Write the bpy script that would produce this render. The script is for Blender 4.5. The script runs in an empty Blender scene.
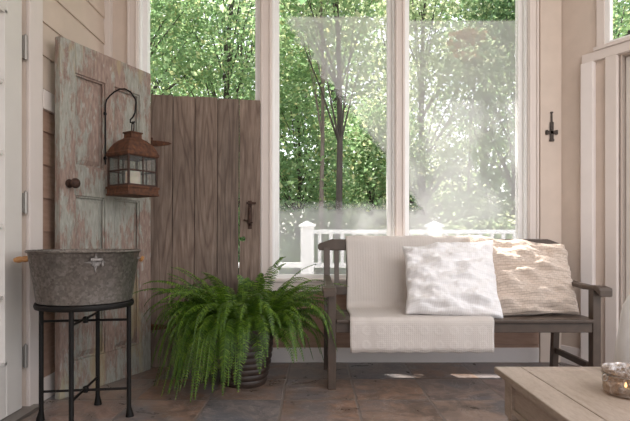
import bpy, bmesh, math, random
import numpy as np
from mathutils import Vector, Matrix, noise

random.seed(7)
PI = math.pi
SC = bpy.context.scene
COL = SC.collection
CAMZ = 0.92
F = 500.0
BW = 3.71          # inner face of the back wall
LW = -1.55         # inner face of the left wall
RC = 1.825         # corner between back wall and the angled right wall


# ------------------------------------------------------------------ helpers
class MB:
    def __init__(self):
        self.v = []
        self.f = []

    def add(self, vs, fs):
        n = len(self.v)
        self.v += [tuple(p) for p in vs]
        self.f += [tuple(i + n for i in f) for f in fs]
        return self

    def box(self, x0, x1, y0, y1, z0, z1, M=None):
        vs = [(x0, y0, z0), (x1, y0, z0), (x1, y1, z0), (x0, y1, z0),
              (x0, y0, z1), (x1, y0, z1), (x1, y1, z1), (x0, y1, z1)]
        if M is not None:
            vs = [M @ Vector(p) for p in vs]
        return self.add(vs, [(0, 3, 2, 1), (4, 5, 6, 7), (0, 1, 5, 4), (1, 2, 6, 5), (2, 3, 7, 6), (3, 0, 4, 7)])

    def prism(self, pts, a, b, axis='x'):
        """extrude a closed 2d outline from a to b along an axis"""
        n = len(pts)
        def mk(p, t):
            if axis == 'x':
                return (t, p[0], p[1])
            if axis == 'y':
                return (p[0], t, p[1])
            return (p[0], p[1], t)
        vs = [mk(p, a) for p in pts] + [mk(p, b) for p in pts]
        fs = [(i, (i + 1) % n, n + (i + 1) % n, n + i) for i in range(n)]
        fs += [tuple(range(n - 1, -1, -1)), tuple(range(n, 2 * n))]
        return self.add(vs, fs)

    def tube(self, pts, r, n=8, cap=True):
        pts = [Vector(p) for p in pts]
        rs = r if isinstance(r, (list, tuple)) else [r] * len(pts)
        rings = []
        prev = None
        for i, p in enumerate(pts):
            if i == 0:
                t = pts[1] - p
            elif i == len(pts) - 1:
                t = p - pts[i - 1]
            else:
                t = (pts[i + 1] - p).normalized() + (p - pts[i - 1]).normalized()
            t.normalize()
            if prev is None:
                a = Vector((0, 0, 1)) if abs(t.z) < .9 else Vector((1, 0, 0))
                u = t.cross(a).normalized()
            else:
                u = (prev - t * prev.dot(t)).normalized()
            prev = u
            w = t.cross(u)
            rings.append([p + (u * math.cos(2 * PI * k / n) + w * math.sin(2 * PI * k / n)) * rs[i] for k in range(n)])
        vs = [q for ring in rings for q in ring]
        fs = []
        for i in range(len(pts) - 1):
            for k in range(n):
                k2 = (k + 1) % n
                fs.append((i * n + k, i * n + k2, (i + 1) * n + k2, (i + 1) * n + k))
        if cap:
            fs.append(tuple(range(n - 1, -1, -1)))
            m = (len(pts) - 1) * n
            fs.append(tuple(m + k for k in range(n)))
        return self.add(vs, fs)

    def lathe(self, prof, n=48, c=(0, 0, 0), cap0=False, cap1=False):
        vs = []
        for r, z in prof:
            for k in range(n):
                a = 2 * PI * k / n
                vs.append((c[0] + r * math.cos(a), c[1] + r * math.sin(a), c[2] + z))
        fs = []
        for i in range(len(prof) - 1):
            for k in range(n):
                k2 = (k + 1) % n
                fs.append((i * n + k, i * n + k2, (i + 1) * n + k2, (i + 1) * n + k))
        if cap0:
            fs.append(tuple(range(n - 1, -1, -1)))
        if cap1:
            m = (len(prof) - 1) * n
            fs.append(tuple(m + k for k in range(n)))
        return self.add(vs, fs)

    def build(self, name, mat, parent=None, smooth=False, bevel=0, kind=None, seg=2):
        me = bpy.data.meshes.new(name)
        me.from_pydata(self.v, [], self.f)
        me.validate()
        bm = bmesh.new()
        bm.from_mesh(me)
        if len(bm.faces) < 30000:
            bmesh.ops.recalc_face_normals(bm, faces=bm.faces)
        bm.to_mesh(me)
        bm.free()
        if smooth:
            for p in me.polygons:
                p.use_smooth = True
            if smooth != 'all':
                me.set_sharp_from_angle(angle=math.radians(40))
        me.materials.append(mat)
        o = bpy.data.objects.new(name, me)
        COL.objects.link(o)
        if parent:
            o.parent = parent
        if bevel:
            m = o.modifiers.new('bevel', 'BEVEL')
            m.width = bevel
            m.segments = seg
            m.limit_method = 'ANGLE'
            m.angle_limit = math.radians(50)
            m.harden_normals = False
        if kind:
            o['kind'] = kind
        return o


def empty(name, loc=(0, 0, 0), rz=0, rx=0):
    o = bpy.data.objects.new(name, None)
    o.empty_display_size = .1
    COL.objects.link(o)
    o.location = loc
    o.rotation_euler = (rx, 0, rz)
    return o


def tag(o, label=None, cat=None, group=None, kind=None):
    if label:
        o['label'] = label
    if cat:
        o['category'] = cat
    if group:
        o['group'] = group
    if kind:
        o['kind'] = kind
    return o


# ---------------------------------------------------------------- materials
class NT:
    """small wrapper for building node trees"""
    def __init__(self, name):
        self.m = bpy.data.materials.new(name)
        self.m.use_nodes = True
        self.t = self.m.node_tree
        self.t.nodes.clear()
        self.out = self.t.nodes.new('ShaderNodeOutputMaterial')

    def n(self, typ, ins=None, **kw):
        nd = self.t.nodes.new('ShaderNode' + typ)
        for k, v in kw.items():
            setattr(nd, k, v)
        if ins:
            for k, v in ins.items():
                s = nd.inputs[k]
                if isinstance(v, bpy.types.NodeSocket):
                    self.t.links.new(v, s)
                elif isinstance(v, bpy.types.Node):
                    self.t.links.new(v.outputs[0], s)
                else:
                    s.default_value = v
        return nd

    def coords(self, scale=(1, 1, 1), loc=(0, 0, 0)):
        tc = self.n('TexCoord')
        return self.n('Mapping', {'Vector': tc.outputs['Object'], 'Scale': scale, 'Location': loc})

    def noise(self, vec, scale, detail=4, rough=.55):
        return self.n('TexNoise', {'Vector': vec, 'Scale': scale, 'Detail': detail, 'Roughness': rough})

    def ramp(self, fac, stops, interp='LINEAR'):
        r = self.n('ValToRGB', {'Fac': fac})
        r.color_ramp.interpolation = interp
        els = r.color_ramp.elements
        while len(els) < len(stops):
            els.new(.5)
        for e, (p, c) in zip(els, stops):
            e.position = p
            e.color = (c[0], c[1], c[2], 1) if isinstance(c, (tuple, list)) else (c, c, c, 1)
        return r

    def mix(self, fac, a, b, mode='MIX'):
        nd = self.n('Mix', data_type='RGBA', blend_type=mode)
        for i, v in ((0, fac), (6, a), (7, b)):
            s = nd.inputs[i]
            if isinstance(v, bpy.types.Node):
                v = v.outputs[0] if v.bl_idname != 'ShaderNodeMix' else v.outputs[2]
            if isinstance(v, bpy.types.NodeSocket):
                self.t.links.new(v, s)
            else:
                s.default_value = (v[0], v[1], v[2], 1) if isinstance(v, (tuple, list)) else v
        return nd.outputs[2]

    def math(self, op, a, b=0.0, c=None):
        nd = self.n('Math', operation=op)
        for i, v in enumerate((a, b, c)):
            if v is None:
                continue
            if isinstance(v, bpy.types.Node):
                v = v.outputs[0]
            if isinstance(v, bpy.types.NodeSocket):
                self.t.links.new(v, nd.inputs[i])
            else:
                nd.inputs[i].default_value = v
        return nd.outputs[0]

    def bsdf(self, color, rough=.6, metal=0, bump=None, bstr=.3, bdist=.01, **kw):
        p = self.n('BsdfPrincipled')
        for k, v in (('Base Color', color), ('Roughness', rough), ('Metallic', metal)):
            if isinstance(v, bpy.types.Node):
                v = v.outputs[0]
            if isinstance(v, bpy.types.NodeSocket):
                self.t.links.new(v, p.inputs[k])
            elif k == 'Base Color':
                p.inputs[k].default_value = (v[0], v[1], v[2], 1)
            else:
                p.inputs[k].default_value = v
        for k, v in kw.items():
            p.inputs[k].default_value = v
        if bump is not None:
            b = self.n('Bump', {'Height': bump, 'Strength': bstr, 'Distance': bdist})
            self.t.links.new(b.outputs[0], p.inputs['Normal'])
        self.t.links.new(p.outputs[0], self.out.inputs[0])
        return p


def paint(name, col, rough=.5, var=.06, bstr=.05):
    t = NT(name)
    c = t.coords()
    n = t.noise(c, 7, 5)
    d = tuple(x * (1 - var) for x in col)
    l = tuple(min(1, x * (1 + var * .5)) for x in col)
    r = t.ramp(n, [(.3, d), (.7, l)])
    fine = t.noise(c, 120, 3)
    t.bsdf(r, rough, bump=fine, bstr=bstr, bdist=.003)
    return t.m


M = {}
M['trim_light'] = paint('trim_paint_brightened', (.80, .74, .72), .5, .03)  # paler trim copy, stronger light low on the right put into its colour
M['wall'] = paint('wall_paint', (.64, .54, .47), .75)
M['trim'] = paint('trim_paint', (.70, .625, .585), .5, .03)
M['white'] = paint('white_vinyl', (.86, .85, .84), .4, .02)
M['door_paint'] = paint('door_paint', (.66, .62, .58), .45, .03)
M['ceiling'] = paint('ceiling_paint', (.7, .66, .62), .8)
M['siding_beige'] = paint('siding_beige', (.60, .49, .41), .6, .05)
M['deck_white'] = paint('railing_white', (.85, .85, .85), .5, .03)
t = NT('black_iron')
n = t.noise(t.coords(), 90, 4)
t.bsdf(t.ramp(n, [(.3, (.005, .0042, .004)), (.7, (.010, .008, .007))]), .5, bump=n, bstr=.3, bdist=.003, **{'Specular IOR Level': .22})
M['black_iron'] = t.m
M['steel'] = NT('hinge_steel')
M['steel'].bsdf((.35, .33, .31), .45, .9)
M['steel'] = M['steel'].m


def siding_brown():
    t = NT('siding_brown')
    c = t.coords((1, 1, 6))
    n = t.noise(c, 9, 5)
    r = t.ramp(n, [(.3, (.33, .20, .145)), (.7, (.41, .265, .20))])
    t.bsdf(r, .6, bump=n, bstr=.15, bdist=.004)
    return t.m


M['siding_brown'] = siding_brown()


def slate():
    t = NT('slate_floor')
    tc = t.n('TexCoord')
    w = t.noise(tc.outputs['Object'], 3.0, 3)
    wob = t.n('VectorMath', {0: w.outputs['Color'], 1: (.5, .5, .5)}, operation='SUBTRACT')
    wob = t.n('VectorMath', {0: wob, 1: (.022, .022, 0)}, operation='MULTIPLY')
    v = t.n('VectorMath', {0: tc.outputs['Object'], 1: wob}, operation='ADD')
    v = t.n('VectorMath', {0: v, 1: (.235 - .42 * 20, 2.84 - .42 * 20, 0)}, operation='SUBTRACT')
    v = t.n('VectorMath', {0: v, 1: (1 / .42, 1 / .42, 1)}, operation='MULTIPLY')
    cell = t.n('VectorMath', {0: v}, operation='FLOOR')
    fr = t.n('VectorMath', {0: v}, operation='FRACTION')
    sx = t.n('SeparateXYZ', {0: fr})
    ex = t.math('ABSOLUTE', t.math('SUBTRACT', sx.outputs[0], .5))
    ey = t.math('ABSOLUTE', t.math('SUBTRACT', sx.outputs[1], .5))
    e = t.math('MAXIMUM', ex, ey)
    grout = t.ramp(e, [(.478, 0.0), (.49, 1.0)])
    wn = t.n('TexWhiteNoise', {'Vector': cell})
    base = t.ramp(wn.outputs['Value'], [(0, (.19, .12, .085)), (.2, (.20, .165, .145)), (.42, (.17, .165, .175)),
                                       (.6, (.25, .16, .12)), (.8, (.21, .155, .125)), (1, (.18, .16, .155))])
    off = t.n('VectorMath', {0: tc.outputs['Object'], 1: wn.outputs['Color']}, operation='ADD')
    n1 = t.noise(off, 5.0, 7, .65)
    n1.inputs['Distortion'].default_value = 1.2
    mott = t.ramp(n1, [(.3, (.55, .55, .55)), (.45, (.85, .85, .85)), (.6, (1.7, 1.55, 1.45)), (.72, (1.0, .95, .95))])
    col = t.mix(.8, base, mott, 'MULTIPLY')
    n3 = t.noise(off, 2.3, 5, .6)
    blue = t.ramp(n3, [(.5, 0.0), (.62, 1.0)])
    blu = t.math('MULTIPLY', blue, .55)
    col = t.mix(blu, col, (.16, .175, .20))
    vein = t.noise(off, 3.6, 6, .6)
    vein.inputs['Distortion'].default_value = 2.5
    vr = t.ramp(vein, [(.48, 0.0), (.5, 1.0), (.52, 0.0)])
    col = t.mix(t.math('MULTIPLY', vr, .4), col, (.42, .37, .34))
    col = t.mix(grout, col, (.21, .175, .155))
    hgt = t.math('SUBTRACT', t.math('MULTIPLY', n1, .6), t.math('MULTIPLY', grout, .5))
    rr = t.ramp(n1, [(.3, .24), (.7, .45)])
    t.bsdf(col, rr, bump=hgt, bstr=.4, bdist=.008)
    return t.m


M['slate'] = slate()


def old_planks():
    t = NT('weathered_planks')
    tc = t.n('TexCoord')
    mp = t.n('Mapping', {'Vector': tc.outputs['Object'], 'Scale': (1, 1, .09)})
    mq = t.n('Mapping', {'Vector': tc.outputs['Object'], 'Scale': (1, 1, .075)})
    geo = t.n('NewGeometry')
    rnd = geo.outputs['Random Per Island']
    add = t.n('CombineXYZ', {0: t.math('MULTIPLY', rnd, 7.0), 1: 0.0, 2: t.math('MULTIPLY', rnd, 3.0)})
    v = t.n('VectorMath', {0: mp, 1: add}, operation='ADD')
    v0 = t.n('VectorMath', {0: mq, 1: add}, operation='ADD')
    n0 = t.noise(v0, 8.0, 1.5, .4)
    # cathedral grain: contour lines of a stretched noise
    w = t.math('FRACT', t.math('MULTIPLY', n0, 14.0))
    grain = t.ramp(w, [(0, .1), (.2, .8), (.75, 1.0), (1, .1)])
    n1 = t.noise(v, 60.0, 5)
    n2 = t.noise(tc.outputs['Object'], 3.0, 5)
    c1 = t.ramp(n1, [(.3, (.13, .10, .083)), (.55, (.20, .16, .135)), (.75, (.27, .22, .188))])
    c2 = t.mix(t.math('MULTIPLY', t.math('SUBTRACT', 1.0, grain), .62), c1, (.075, .048, .037))
    c3 = t.ramp(n2, [(.3, (.8, .76, .74)), (.7, (1.12, 1.05, 1.0))])
    c4 = t.mix(1.0, c2, c3, 'MULTIPLY')
    tone = t.ramp(rnd, [(0, (.88, .88, .88)), (1, (1.15, 1.12, 1.1))])
    c5 = t.mix(1.0, c4, tone, 'MULTIPLY')
    h = t.math('ADD', t.math('MULTIPLY', grain, .5), n1)
    t.bsdf(c5, .8, bump=h, bstr=.5, bdist=.004)
    return t.m


M['planks'] = old_planks()


def old_paint():
    t = NT('peeling_sage_paint')
    tc = t.n('TexCoord')
    mp = t.n('Mapping', {'Vector': tc.outputs['Object'], 'Scale': (1, 1, .22)})
    a = t.noise(mp, 15, 8, .75)
    b = t.noise(mp, 45, 6, .8)
    sm = t.noise(tc.outputs['Object'], 2.2, 3)
    n = t.math('ADD', t.math('MULTIPLY', a, .45), t.math('MULTIPLY', b, .4))
    n = t.math('ADD', n, t.math('MULTIPLY', t.math('SUBTRACT', sm, .5), .5))
    peel = t.ramp(n, [(.42, 1.0), (.455, 0.0)])
    fine = t.noise(mp, 70, 4)
    sage = t.ramp(fine, [(.3, (.26, .255, .22)), (.7, (.38, .375, .33))])
    pink = t.ramp(fine, [(.3, (.20, .135, .108)), (.7, (.35, .255, .215))])
    c = t.mix(peel, sage, pink)
    y = t.noise(mp, 5.5, 5, .6)
    yf = t.ramp(y, [(.58, 0.0), (.63, 1.0)])
    c = t.mix(t.math('MULTIPLY', yf, .55), c, (.40, .33, .19))
    chips = t.ramp(t.noise(mp, 38, 4, .6), [(.62, 0.0), (.66, 1.0)])
    c = t.mix(t.math('MULTIPLY', chips, .6), c, (.43, .42, .38))
    h = t.math('ADD', t.math('MULTIPLY', peel, -.6), fine)
    t.bsdf(c, .75, bump=h, bstr=.5, bdist=.004)
    return t.m


M['sage'] = old_paint()


def rust(name='rusty_iron', dark=(.032, .015, .010), light=(.18, .068, .03)):
    t = NT(name)
    c = t.coords()
    n = t.noise(c, 38, 6, .7)
    r = t.ramp(n, [(.3, dark), (.52, tuple((a + b) / 2 for a, b in zip(dark, light))), (.7, light)])
    t.bsdf(r, .75, .25, bump=n, bstr=.5, bdist=.003)
    return t.m


M['rust'] = rust()
M['aged_iron'] = rust('aged_iron', (.045, .035, .03), (.11, .09, .08))
M['rust_dark'] = rust('dark_rusty_iron', (.022, .012, .009), (.085, .04, .026))


def galvanized():
    t = NT('galvanized_steel')
    c = t.coords()
    v = t.n('TexVoronoi', {'Vector': c, 'Scale': 95.0, 'Randomness': 1.0})
    v2 = t.n('TexVoronoi', {'Vector': c, 'Scale': 40.0})
    s1 = t.n('SeparateColor', {0: v.outputs['Color']})
    s2 = t.n('SeparateColor', {0: v2.outputs['Color']})
    big = t.noise(c, 5, 5, .6)
    f = t.math('ADD', t.math('MULTIPLY', s1.outputs[0], .4), t.math('MULTIPLY', s2.outputs[1], .18))
    f = t.math('ADD', f, t.math('MULTIPLY', big, .5))
    r = t.ramp(f, [(.2, (.13, .115, .10)), (.6, (.235, .21, .19)), (.95, (.36, .34, .31))])
    rr = t.ramp(f, [(.2, .5), (.9, .32)])
    t.bsdf(r, rr, .75, bump=f, bstr=.12, bdist=.002)
    return t.m


M['zinc'] = galvanized()
t = NT('worn_cast_zinc')
n = t.noise(t.coords(), 60, 5, .7)
t.bsdf(t.ramp(n, [(.35, (.13, .115, .105)), (.6, (.33, .31, .30))]), .55, .5, bump=n, bstr=.4, bdist=.002)
M['zinc_light'] = t.m


def bench_paint():
    t = NT('bench_taupe_paint')
    c = t.coords()
    n = t.noise(c, 14, 5)
    r = t.ramp(n, [(.3, (.062, .042, .031)), (.7, (.088, .061, .046))])
    t.bsdf(r, .42, bump=n, bstr=.06, bdist=.004)
    return t.m


M['bench'] = bench_paint()


def cloth(name, a, b, mode, scale=60, bstr=.5, bdist=.004, trans=0.0):
    t = NT(name)
    tc = t.n('TexCoord')
    uv = tc.outputs['UV']
    if mode == 'weave':           # basket weave of little blocks
        br = t.n('TexBrick', {'Vector': uv, 'Scale': scale, 'Color1': (1, 1, 1, 1), 'Color2': (.8, .8, .8, 1),
                              'Mortar': (0, 0, 0, 1), 'Mortar Size': .06, 'Mortar Smooth': .6})
        br.inputs['Brick Width'].default_value = .9
        br.inputs['Row Height'].default_value = .45
        h = t.ramp(br.outputs['Color'], [(0, 0.0), (1, 1.0)])
    elif mode == 'gauze':
        s1 = t.n('TexWave', {'Vector': uv, 'Scale': scale, 'Distortion': .8, 'Detail': 1.0}, bands_direction='X')
        s2 = t.n('TexWave', {'Vector': uv, 'Scale': scale, 'Distortion': .8, 'Detail': 1.0}, bands_direction='Y')
        n = t.noise(uv, 22, 4)
        h = t.math('ADD', t.math('MULTIPLY', s1, .35), t.math('ADD', t.math('MULTIPLY', s2, .35), t.math('MULTIPLY', n, .7)))
        h = t.ramp(h, [(.2, 0.0), (1, 1.0)])
    else:                         # quilted bands: rings in rows over a fine grid
        sp = t.n('SeparateXYZ', {0: uv})
        u_, v_ = sp.outputs[0], sp.outputs[1]
        fx = t.math('SUBTRACT', t.math('FRACT', t.math('MULTIPLY', u_, scale)), .5)
        fy = t.math('SUBTRACT', t.math('FRACT', t.math('MULTIPLY', v_, scale)), .5)
        rr = t.math('SQRT', t.math('ADD', t.math('MULTIPLY', fx, fx), t.math('MULTIPLY', fy, fy)))
        rn = t.noise(uv, 60, 3)
        rr = t.math('ADD', rr, t.math('MULTIPLY', t.math('SUBTRACT', rn, .5), .25))
        ring = t.ramp(rr, [(.12, .2), (.22, 1.0), (.27, 1.0), (.38, 0.0)])
        band = t.ramp(t.math('MULTIPLY', v_, 1.0), [(.18, 1.0), (.20, 0.0)])
        g = t.n('TexWave', {'Vector': uv, 'Scale': 26.0}, bands_direction='X')
        g2 = t.n('TexWave', {'Vector': uv, 'Scale': 26.0}, bands_direction='Y')
        ln = t.n('TexWave', {'Vector': uv, 'Scale': 17.0, 'Distortion': 1.0}, bands_direction='X')
        inb = t.math('MULTIPLY', band, t.math('ADD', t.math('MULTIPLY', ring, .4), t.math('MULTIPLY', t.math('MULTIPLY', g, g2), .5)))
        outb = t.math('MULTIPLY', t.math('SUBTRACT', 1.0, band), t.math('ADD', t.math('MULTIPLY', ln, .22), t.math('MULTIPLY', t.noise(uv, 90, 3), .4)))
        h = t.math('ADD', t.math('ADD', inb, outb), .1)
        h = t.ramp(h, [(0, 0.0), (1, 1.0)])
    col = t.ramp(h, [(0, a), (1, b)])
    p = t.bsdf(col, .9, bump=h, bstr=bstr, bdist=bdist)
    p.inputs['Sheen Weight'].default_value = .15
    if trans:
        tr = t.n('BsdfTranslucent', {'Color': (b[0], b[1], b[2], 1)})
        mx = t.n('MixShader', {0: trans, 1: p.outputs[0], 2: tr.outputs[0]})
        t.t.links.new(mx.outputs[0], t.out.inputs[0])
    return t.m


M['blanket'] = cloth('matelasse_cotton', (.70, .64, .60), (.80, .75, .71), 'quilt', 11.5, .6, .005, .2)
M['pillow_white'] = cloth('white_gauze_cotton', (.80, .78, .78), (.87, .86, .87), 'gauze', 22, .35, .005)
M['pillow_beige'] = cloth('beige_basket_weave', (.52, .42, .345), (.68, .57, .49), 'weave', 30, .8, .006)


def table_wood():
    t = NT('whitewashed_wood')
    c = t.coords((6, 1, 6))
    n = t.noise(c, 5, 6, .6)
    n2 = t.noise(c, 40, 4)
    r = t.ramp(n, [(.3, (.33, .265, .215)), (.7, (.45, .375, .32))])
    r2 = t.ramp(n2, [(.3, (.86, .84, .82)), (.6, (1, 1, 1))])
    t.bsdf(t.mix(1.0, r, r2, 'MULTIPLY'), .45, bump=n2, bstr=.12, bdist=.003)
    return t.m


M['table'] = table_wood()
t = NT('raw_handle_wood')
n = t.noise(t.coords((1, 1, 5)), 30, 4)
t.bsdf(t.ramp(n, [(.3, (.33, .15, .05)), (.7, (.5, .26, .10))]), .5)
M['handle_wood'] = t.m


def glass(name, haze=False, mode=0):
    """clear window pane; haze paints a veil of light into it, bounded by a shade edge"""
    t = NT(name)
    tr = t.n('BsdfTransparent', {'Color': (1, 1, 1, 1)})
    gl = t.n('BsdfGlossy', {'Color': (1, 1, 1, 1), 'Roughness': .02})
    mx = t.n('MixShader', {0: 0.0 if haze else .01, 1: tr.outputs[0], 2: gl.outputs[0]})
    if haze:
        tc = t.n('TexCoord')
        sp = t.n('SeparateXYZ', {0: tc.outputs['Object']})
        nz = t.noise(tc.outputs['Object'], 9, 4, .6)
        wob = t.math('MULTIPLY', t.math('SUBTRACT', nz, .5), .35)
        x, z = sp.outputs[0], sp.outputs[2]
        # painted haze: lit above the slanted shade edge, up to its top
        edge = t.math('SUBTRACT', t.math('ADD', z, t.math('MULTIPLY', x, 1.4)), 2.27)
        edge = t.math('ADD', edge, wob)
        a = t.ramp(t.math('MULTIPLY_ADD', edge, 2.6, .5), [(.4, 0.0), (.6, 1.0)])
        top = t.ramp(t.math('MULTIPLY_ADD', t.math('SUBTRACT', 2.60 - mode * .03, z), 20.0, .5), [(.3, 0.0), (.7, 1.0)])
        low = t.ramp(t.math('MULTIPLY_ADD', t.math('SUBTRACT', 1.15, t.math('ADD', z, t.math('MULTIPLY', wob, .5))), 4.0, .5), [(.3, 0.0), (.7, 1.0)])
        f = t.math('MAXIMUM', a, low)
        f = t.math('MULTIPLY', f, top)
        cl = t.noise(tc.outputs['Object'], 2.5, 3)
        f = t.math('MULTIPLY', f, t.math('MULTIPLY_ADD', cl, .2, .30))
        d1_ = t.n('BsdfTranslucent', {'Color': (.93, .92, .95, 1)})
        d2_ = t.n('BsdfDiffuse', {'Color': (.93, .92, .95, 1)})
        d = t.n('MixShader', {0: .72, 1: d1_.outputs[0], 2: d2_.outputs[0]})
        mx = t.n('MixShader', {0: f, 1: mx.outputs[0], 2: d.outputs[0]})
    t.t.links.new(mx.outputs[0], t.out.inputs[0])
    return t.m


M['glass'] = glass('window_glass')
M['glass_painted_haze'] = glass('painted_haze_glass', True)
M['glass_painted_haze_mid'] = glass('window_glass_painted_haze_lower_top', True, 1)


def leaf_mat(name, cols, trans=.5, rough=.5):
    t = NT(name)
    g = t.n('NewGeometry')
    r = t.ramp(g.outputs['Random Per Island'], cols)
    p = t.bsdf(r, rough)
    tr = t.n('BsdfTranslucent', {'Color': r.outputs[0]})
    mx = t.n('MixShader', {0: trans, 1: p.outputs[0], 2: tr.outputs[0]})
    t.t.links.new(mx.outputs[0], t.out.inputs[0])
    return t.m


M['leaf_a'] = leaf_mat('maple_leaves', [(0, (.17, .28, .13)), (.5, (.26, .40, .19)), (.85, (.36, .47, .24)), (1, (.60, .58, .30))])
M['leaf_b'] = leaf_mat('dark_leaves', [(0, (.10, .18, .09)), (.6, (.18, .30, .15)), (1, (.32, .42, .20))])
M['leaf_c'] = leaf_mat('pale_leaves', [(0, (.26, .35, .19)), (.5, (.38, .47, .27)), (1, (.60, .62, .40))])
M['leaf_o'] = leaf_mat('orange_leaves', [(0, (.55, .33, .16)), (.5, (.62, .36, .2)), (1, (.40, .45, .2))])
M['fern'] = leaf_mat('fern_leaves', [(0, (.035, .085, .009)), (.6, (.085, .18, .014)), (1, (.18, .29, .03))], .3, .4)
t = NT('bark')
n = t.noise(t.coords((1, 1, .2)), 12, 6, .7)
t.bsdf(t.ramp(n, [(.3, (.035, .028, .024)), (.7, (.10, .08, .07))]), .9, bump=n, bstr=.8, bdist=.03)
M['bark'] = t.m
t = NT('pale_bark')
n = t.noise(t.coords((1, 1, .2)), 12, 6, .7)
t.bsdf(t.ramp(n, [(.3, (.13, .10, .085)), (.7, (.27, .22, .19))]), .9, bump=n, bstr=.8, bdist=.03)
M['bark_pale'] = t.m
t = NT('forest_ground')
n = t.noise(t.coords(), 1.2, 8, .7)
t.bsdf(t.ramp(n, [(.35, (.09, .08, .045)), (.55, (.12, .17, .06)), (.7, (.28, .26, .15))]), .95, bump=n, bstr=.6, bdist=.05)
M['ground'] = t.m
t = NT('deck_boards')
c = t.coords()
n = t.noise(c, 6, 4)
sp = t.n('SeparateXYZ', {0: c})
g = t.ramp(t.math('FRACT', t.math('MULTIPLY', sp.outputs[1], 7.0)), [(.0, .0), (.05, 1.0), (.97, 1.0), (1, 0.0)])
t.bsdf(t.mix(g, (.04, .04, .04), t.ramp(n, [(.3, (.33, .32, .31)), (.7, (.45, .44, .43))])), .7)
M['deck'] = t.m
t = NT('pot_glaze')
n = t.noise(t.coords(), 16, 5, .7)
t.bsdf(t.ramp(n, [(.3, (.022, .015, .012)), (.7, (.065, .042, .032))]), .45, bump=n, bstr=.25, bdist=.004)
M['pot'] = t.m
t = NT('potting_soil')
n = t.noise(t.coords(), 60, 5, .7)
t.bsdf(t.ramp(n, [(.3, (.012, .008, .005)), (.7, (.04, .028, .02))]), .95, bump=n, bstr=1.0, bdist=.01)
M['soil'] = t.m
t = NT('candle_wax')
t.bsdf((.80, .70, .58), .5, **{'Subsurface Weight': .3})
M['wax'] = t.m
t = NT('mercury_glass')
c = t.coords()
n = t.noise(c, 45, 6, .75)
v = t.n('TexVoronoi', {'Vector': c, 'Scale': 60.0})
f = t.ramp(n, [(.42, .25), (.6, .85)])
p = t.bsdf(t.ramp(n, [(.35, (.22, .18, .15)), (.6, (.68, .63, .60))]), .25, .6, bump=v.outputs[0], bstr=.5, bdist=.004)
tr = t.n('BsdfTransparent', {'Color': (.9, .8, .7, 1)})
mx = t.n('MixShader', {0: f, 1: tr.outputs[0], 2: p.outputs[0]})
t.t.links.new(mx.outputs[0], t.out.inputs[0])
M['mercury'] = t.m
t = NT('frosted_jar_glass')
n = t.noise(t.coords(), 30, 4)
p = t.bsdf((.85, .83, .82), .3, 0, bump=n, bstr=.5, bdist=.006)
tr = t.n('BsdfTransparent', {'Color': (.95, .95, .95, 1)})
fr = t.n('LayerWeight', {'Blend': .45})
mx = t.n('MixShader', {0: t.math('MULTIPLY_ADD', fr.outputs['Facing'], .5, .45), 1: tr.outputs[0], 2: p.outputs[0]})
t.t.links.new(mx.outputs[0], t.out.inputs[0])
M['jar_glass'] = t.m
t = NT('candle_flame')
e = t.n('Emission', {'Color': (1, .62, .28, 1), 'Strength': 9.0})
t.t.links.new(e.outputs[0], t.out.inputs[0])
M['flame'] = t.m
t = NT('lantern_glass')
tr = t.n('BsdfTransparent', {'Color': (.93, .94, .93, 1)})
gl = t.n('BsdfPrincipled', {'Base Color': (.45, .48, .47, 1), 'Roughness': .15})
mx = t.n('MixShader', {0: .07, 1: tr.outputs[0], 2: gl.outputs[0]})
t.t.links.new(mx.outputs[0], t.out.inputs[0])
M['lantern_glass'] = t.m

# ------------------------------------------------------------------ camera
cam = bpy.data.cameras.new('camera')
cam.lens = F / 630 * 36
cam.sensor_width = 36
cam.shift_y = (238 - 210.5) / 630
cam.clip_end = 300
co = bpy.data.objects.new('camera', cam)
COL.objects.link(co)
co.location = (0, 0, CAMZ)
co.rotation_euler = (PI / 2, 0, 0)
SC.camera = co

# ------------------------------------------------------------------ the room
TOP = 3.05
G = [(-1.26, -.45), (-.272, .545), (.71, 1.53)]          # visible glass of the three windows
ZB, ZT = .645, 2.98
R_ = .05                                                  # sash frame width
MB().box(-1.75, 3.4, -1.6, BW + .16, -.12, 0).build('floor', M['slate'], kind='structure')
MB().box(-1.75, 3.4, -.9, BW + .18, 3.15, 3.3).build('ceiling', M['ceiling'], kind='structure')

wb = MB()
wb.box(-1.75, RC + .12, BW, BW + .16, 0, ZB - R_)
wb.box(-1.75, RC + .12, BW, BW + .16, ZT + R_, 3.15)
xs = [-1.75] + [q for a, b in G for q in (a - R_, b + R_)] + [RC + .12]
for i in range(0, len(xs), 2):
    wb.box(xs[i], xs[i + 1], BW, BW + .16, ZB - R_, ZT + R_)
wall_back = wb.build('wall_back', M['wall'], kind='structure')


def siding(mb, x0, x1, z0, z1, y, pitch=.19, phase=0.0, sgn=-1, T=None):
    """lapped boards on a wall face: each leans out at its foot"""
    z = phase - math.ceil((phase - z0) / pitch) * pitch
    while z < z1 - 1e-4:
        a, b = max(z, z0), min(z + pitch, z1)
        if b - a > .01:
            out = .014
            vs = [(x0, y + sgn * out, a), (x1, y + sgn * out, a), (x1, y + sgn * .002, b), (x0, y + sgn * .002, b),
                  (x0, y, a), (x1, y, a), (x1, y, b), (x0, y, b)]
            if T:
                vs = [T(p) for p in vs]
            mb.add(vs, [(0, 1, 2, 3), (4, 7, 6, 5), (0, 4, 5, 1), (3, 2, 6, 7), (0, 3, 7, 4), (1, 5, 6, 2)])
        z += pitch
    return mb


s = siding(MB(), LW, 1.655, .11, .60, BW, .19, .326)
s.build('siding', M['siding_brown'], wall_back)
MB().box(LW, 1.655, BW - .02, BW, 0, .11).build('baseboard_back', M['trim_light'], bevel=.004, kind='structure')

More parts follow.
